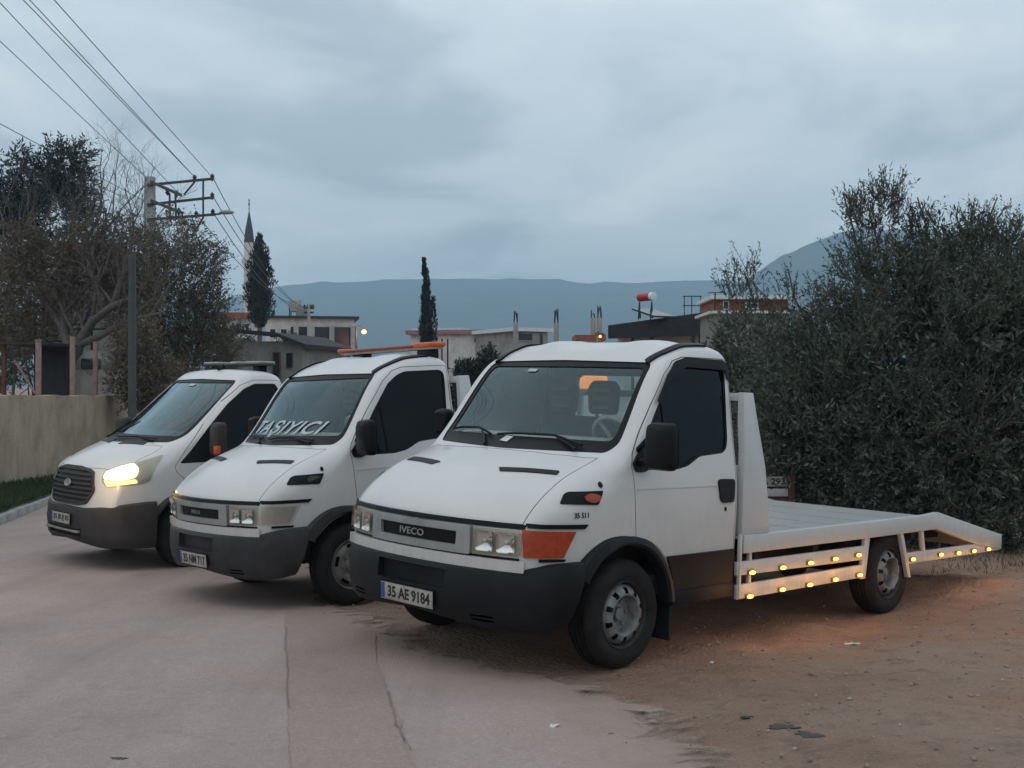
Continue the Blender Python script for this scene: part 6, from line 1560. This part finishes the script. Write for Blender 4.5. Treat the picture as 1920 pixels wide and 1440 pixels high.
# small dark bushes between the houses
for px, py, r_, lab in ((916, 672, 14, 'round dark bush in front of the long white house'), (884, 694, 16, 'low dark bush below the yard posts of the long white house'), (867, 700, 14, 'small dark bush beside the grey headboard'), (905, 705, 22, 'wide dark bush in front of the yard posts'), (650, 690, 16, 'dark bush beside the red-brown outbuilding')):
    leafy('bush', lab, px, 52, [lump(px, py, r_, 52), lump(px+6, py+r_*1.6, r_*1.1, 52), lump(px-4, py+r_*3, r_*1.3, 52)], 420, 9, .3, .14, .07, M['far_tree'], M['bark'], shell=.4, cat='bush')
for px, py, r_, Y, lab in ((440, 640, 26, 56, 'dull tree behind the lean-to shed'), (545, 660, 22, 52, 'dark green bush climbing the lean-to shed'), (1395, 660, 60, 24, 'shadowy shrub between the canopy shed and the olive tree')):
    leafy('shrub', lab, px, Y, [lump(px, py, r_, Y), lump(px-r_, py+r_*.8, r_*.8, Y), lump(px+r_*.7, py+r_, r_*.9, Y), lump(px, py+r_*2, r_*1.2, Y)], 900, 10, .4, .12, .05, M['far_tree'] if Y > 30 else M['olive'], M['bark'], shell=.4, cat='shrub')

# ---- grass, weeds, gravel, litter
def blades(n, xf, hmin, hmax, wd, mat, name, zf):
    x, y = xf(n); z = zf(x, y); n = len(x); D_ = unit(np.stack([nrng.normal(size=n)*.35, nrng.normal(size=n)*.35, np.ones(n)], 1)); v, f = leaf_quads(np.stack([x, y, z-.02], 1), D_, nrng.uniform(hmin, hmax, n), wd)
    o = np_mesh(name, v, f, mat, kind='stuff'); return o
def verge_pts(n):
    y = 14 + 20*nrng.random(n)**1.2; k = poly_at(_kerb, y) - .12; w = poly_at(_wallp, y) + .03; return w + (k-w)*nrng.random(n), y
tag(blades(26000, verge_pts, .06, .24, .022, M['grass'], 'verge_grass', verge_z), 'rough green grass on the verge below the wall', 'grass')
def weed_pts(n):
    x = nrng.uniform(3.6, 9.0, n); y = nrng.uniform(11.2, 15.5, n); k = (y > 11.9 + .25*vnoise(x, y*0, .7, 3) - .10*(x-4)) & (vnoise(x, y, .5, 8) > -.2); return x[k], y[k]
tag(blades(4200, weed_pts, .03, .15, .011, M['bush_leaf'], 'weeds', lambda x, y: ground_z(x, y)), 'dry weeds along the foot of the olive tree', 'weeds')
# dead stems hanging from the bank
for pts in (((1840, 1040), (1815, 1065), (1780, 1088), (1765, 1098)), ((1900, 1060), (1870, 1080), (1850, 1110)), ((1700, 1110), (1730, 1070), (1770, 1055))):
    q = [at(px, py, 12.3) for px, py in pts]; o = tag(MB().tube(q + [Vector((q[-1].x-.03, q[-1].y, hz(q[-1].x, q[-1].y)))], [.008, .007, .006, .004, .003][:len(q)+1], 5).build('dry_stem', M['pink']), 'bent dry stem under the flatbed tail', 'twig', 'dry stems under the tail')
def stones(n, smin, smax, name, area, mat, seed):
    g = np.random.default_rng(seed); x = g.uniform(area[0], area[1], n); y = g.uniform(area[2], area[3], n); out = ~in_poly(road_poly, x, y); d = edge_dist(x, y); k = out | (g.random(n) < np.exp(-d/.25)*.6); x, y = x[k], y[k]; n = len(x)
    s_ = smin*(smax/smin)**(g.random(n)**2.2); z = ground_z(x, y) + np.where(in_poly(road_poly, x, y), .020, 0) + s_*.2
    oc = np.array([(1,0,0),(0,1,0),(-1,0,0),(0,-1,0),(0,0,.7),(0,0,-.7)]); of = np.array([(0,1,4),(1,2,4),(2,3,4),(3,0,4),(1,0,5),(2,1,5),(3,2,5),(0,3,5)])
    jit = oc[None]*(1 + g.uniform(-.35, .35, (n, 6, 1))); a = g.uniform(0, 6.28, n); c, s2 = np.cos(a), np.sin(a)
    X = jit[..., 0]*c[:, None] - jit[..., 1]*s2[:, None]*.7; Y_ = jit[..., 0]*s2[:, None] + jit[..., 1]*c[:, None]*.7
    v = np.stack([X*s_[:, None] + x[:, None], Y_*s_[:, None] + y[:, None], jit[..., 2]*s_[:, None] + z[:, None]], -1).reshape(-1, 3); f = (of[None] + (np.arange(n)*6)[:, None, None]).reshape(-1, 3)
    return np_mesh(name, v, f, mat, kind='stuff')
M['gravel'] = leafmat('gravel_stone', (.20, .145, .11), (.30, .22, .175), (.42, .34, .28), 0)
tag(stones(7500, .003, .020, 'gravel', (-1.5, 7.5, 4.6, 12.8), M['gravel'], 5), 'loose gravel scattered over the dirt', 'gravel')
def scrap(px, py, w, l, mat, name, label, cat, seed=0):
    p = ground_px(px, py); r0 = random.Random(seed); st = mat is M['oil']; n = 26 if st else 9; V = [(0, 0, .004 if st else .010)]
    for i in range(n): a = 2*math.pi*i/n; k = r0.uniform(.55, 1.25) if st else r0.uniform(.75, 1.15); V.append((math.cos(a)*l*k, math.sin(a)*w*k, 0 if st else r0.uniform(0, .014)))
    z0 = float(ground_z(np.array(p.x), np.array(p.y))) + (.020 if bool(in_poly(road_poly, np.array([p.x]), np.array([p.y]))[0]) else .006)
    o = MB().add(V + [(a, b, c-.006) for a, b, c in V], [(0, i+1, (i+1) % n+1) for i in range(n)] + [(n+1, n+1+(i+1) % n+1, n+2+i) for i in range(n)] + [(i+1, n+2+i, n+2+(i+1) % n, (i+1) % n+1) for i in range(n)]).build(name, mat, smooth=0)
    o.location = (p.x, p.y, z0); o.rotation_euler = (0, 0, r0.uniform(-.6, .6)); tag(o, label, cat)
scrap(1040, 1364, .016, .035, M['paper'], 'paper_scrap', 'crumpled white paper scrap lying on the asphalt', 'litter', 1)
scrap(1597, 1198, .022, .055, M['paper'], 'paper_scrap', 'white paper scrap on the red dirt under the markers', 'litter', 2)
scrap(1335, 1243, .008, .016, M['paper'], 'paper_scrap', 'tiny pale scrap beside the front tyre on the dirt', 'litter', 3)
scrap(1467, 1364, .045, .085, M['oil'], 'oil_stain', 'dark oily clod on the dirt', 'stain', 4)
scrap(1516, 1378, .05, .075, M['oil'], 'oil_stain', 'second dark oily clod beside the longer one', 'stain', 5)
scrap(1400, 1346, .02, .035, M['oil'], 'oil_stain', 'small dark clod on the dirt apart from the others', 'stain', 6)
scrap(225, 1424, .02, .045, M['oil'], 'oil_stain', 'small dark blot on the asphalt', 'stain', 7)
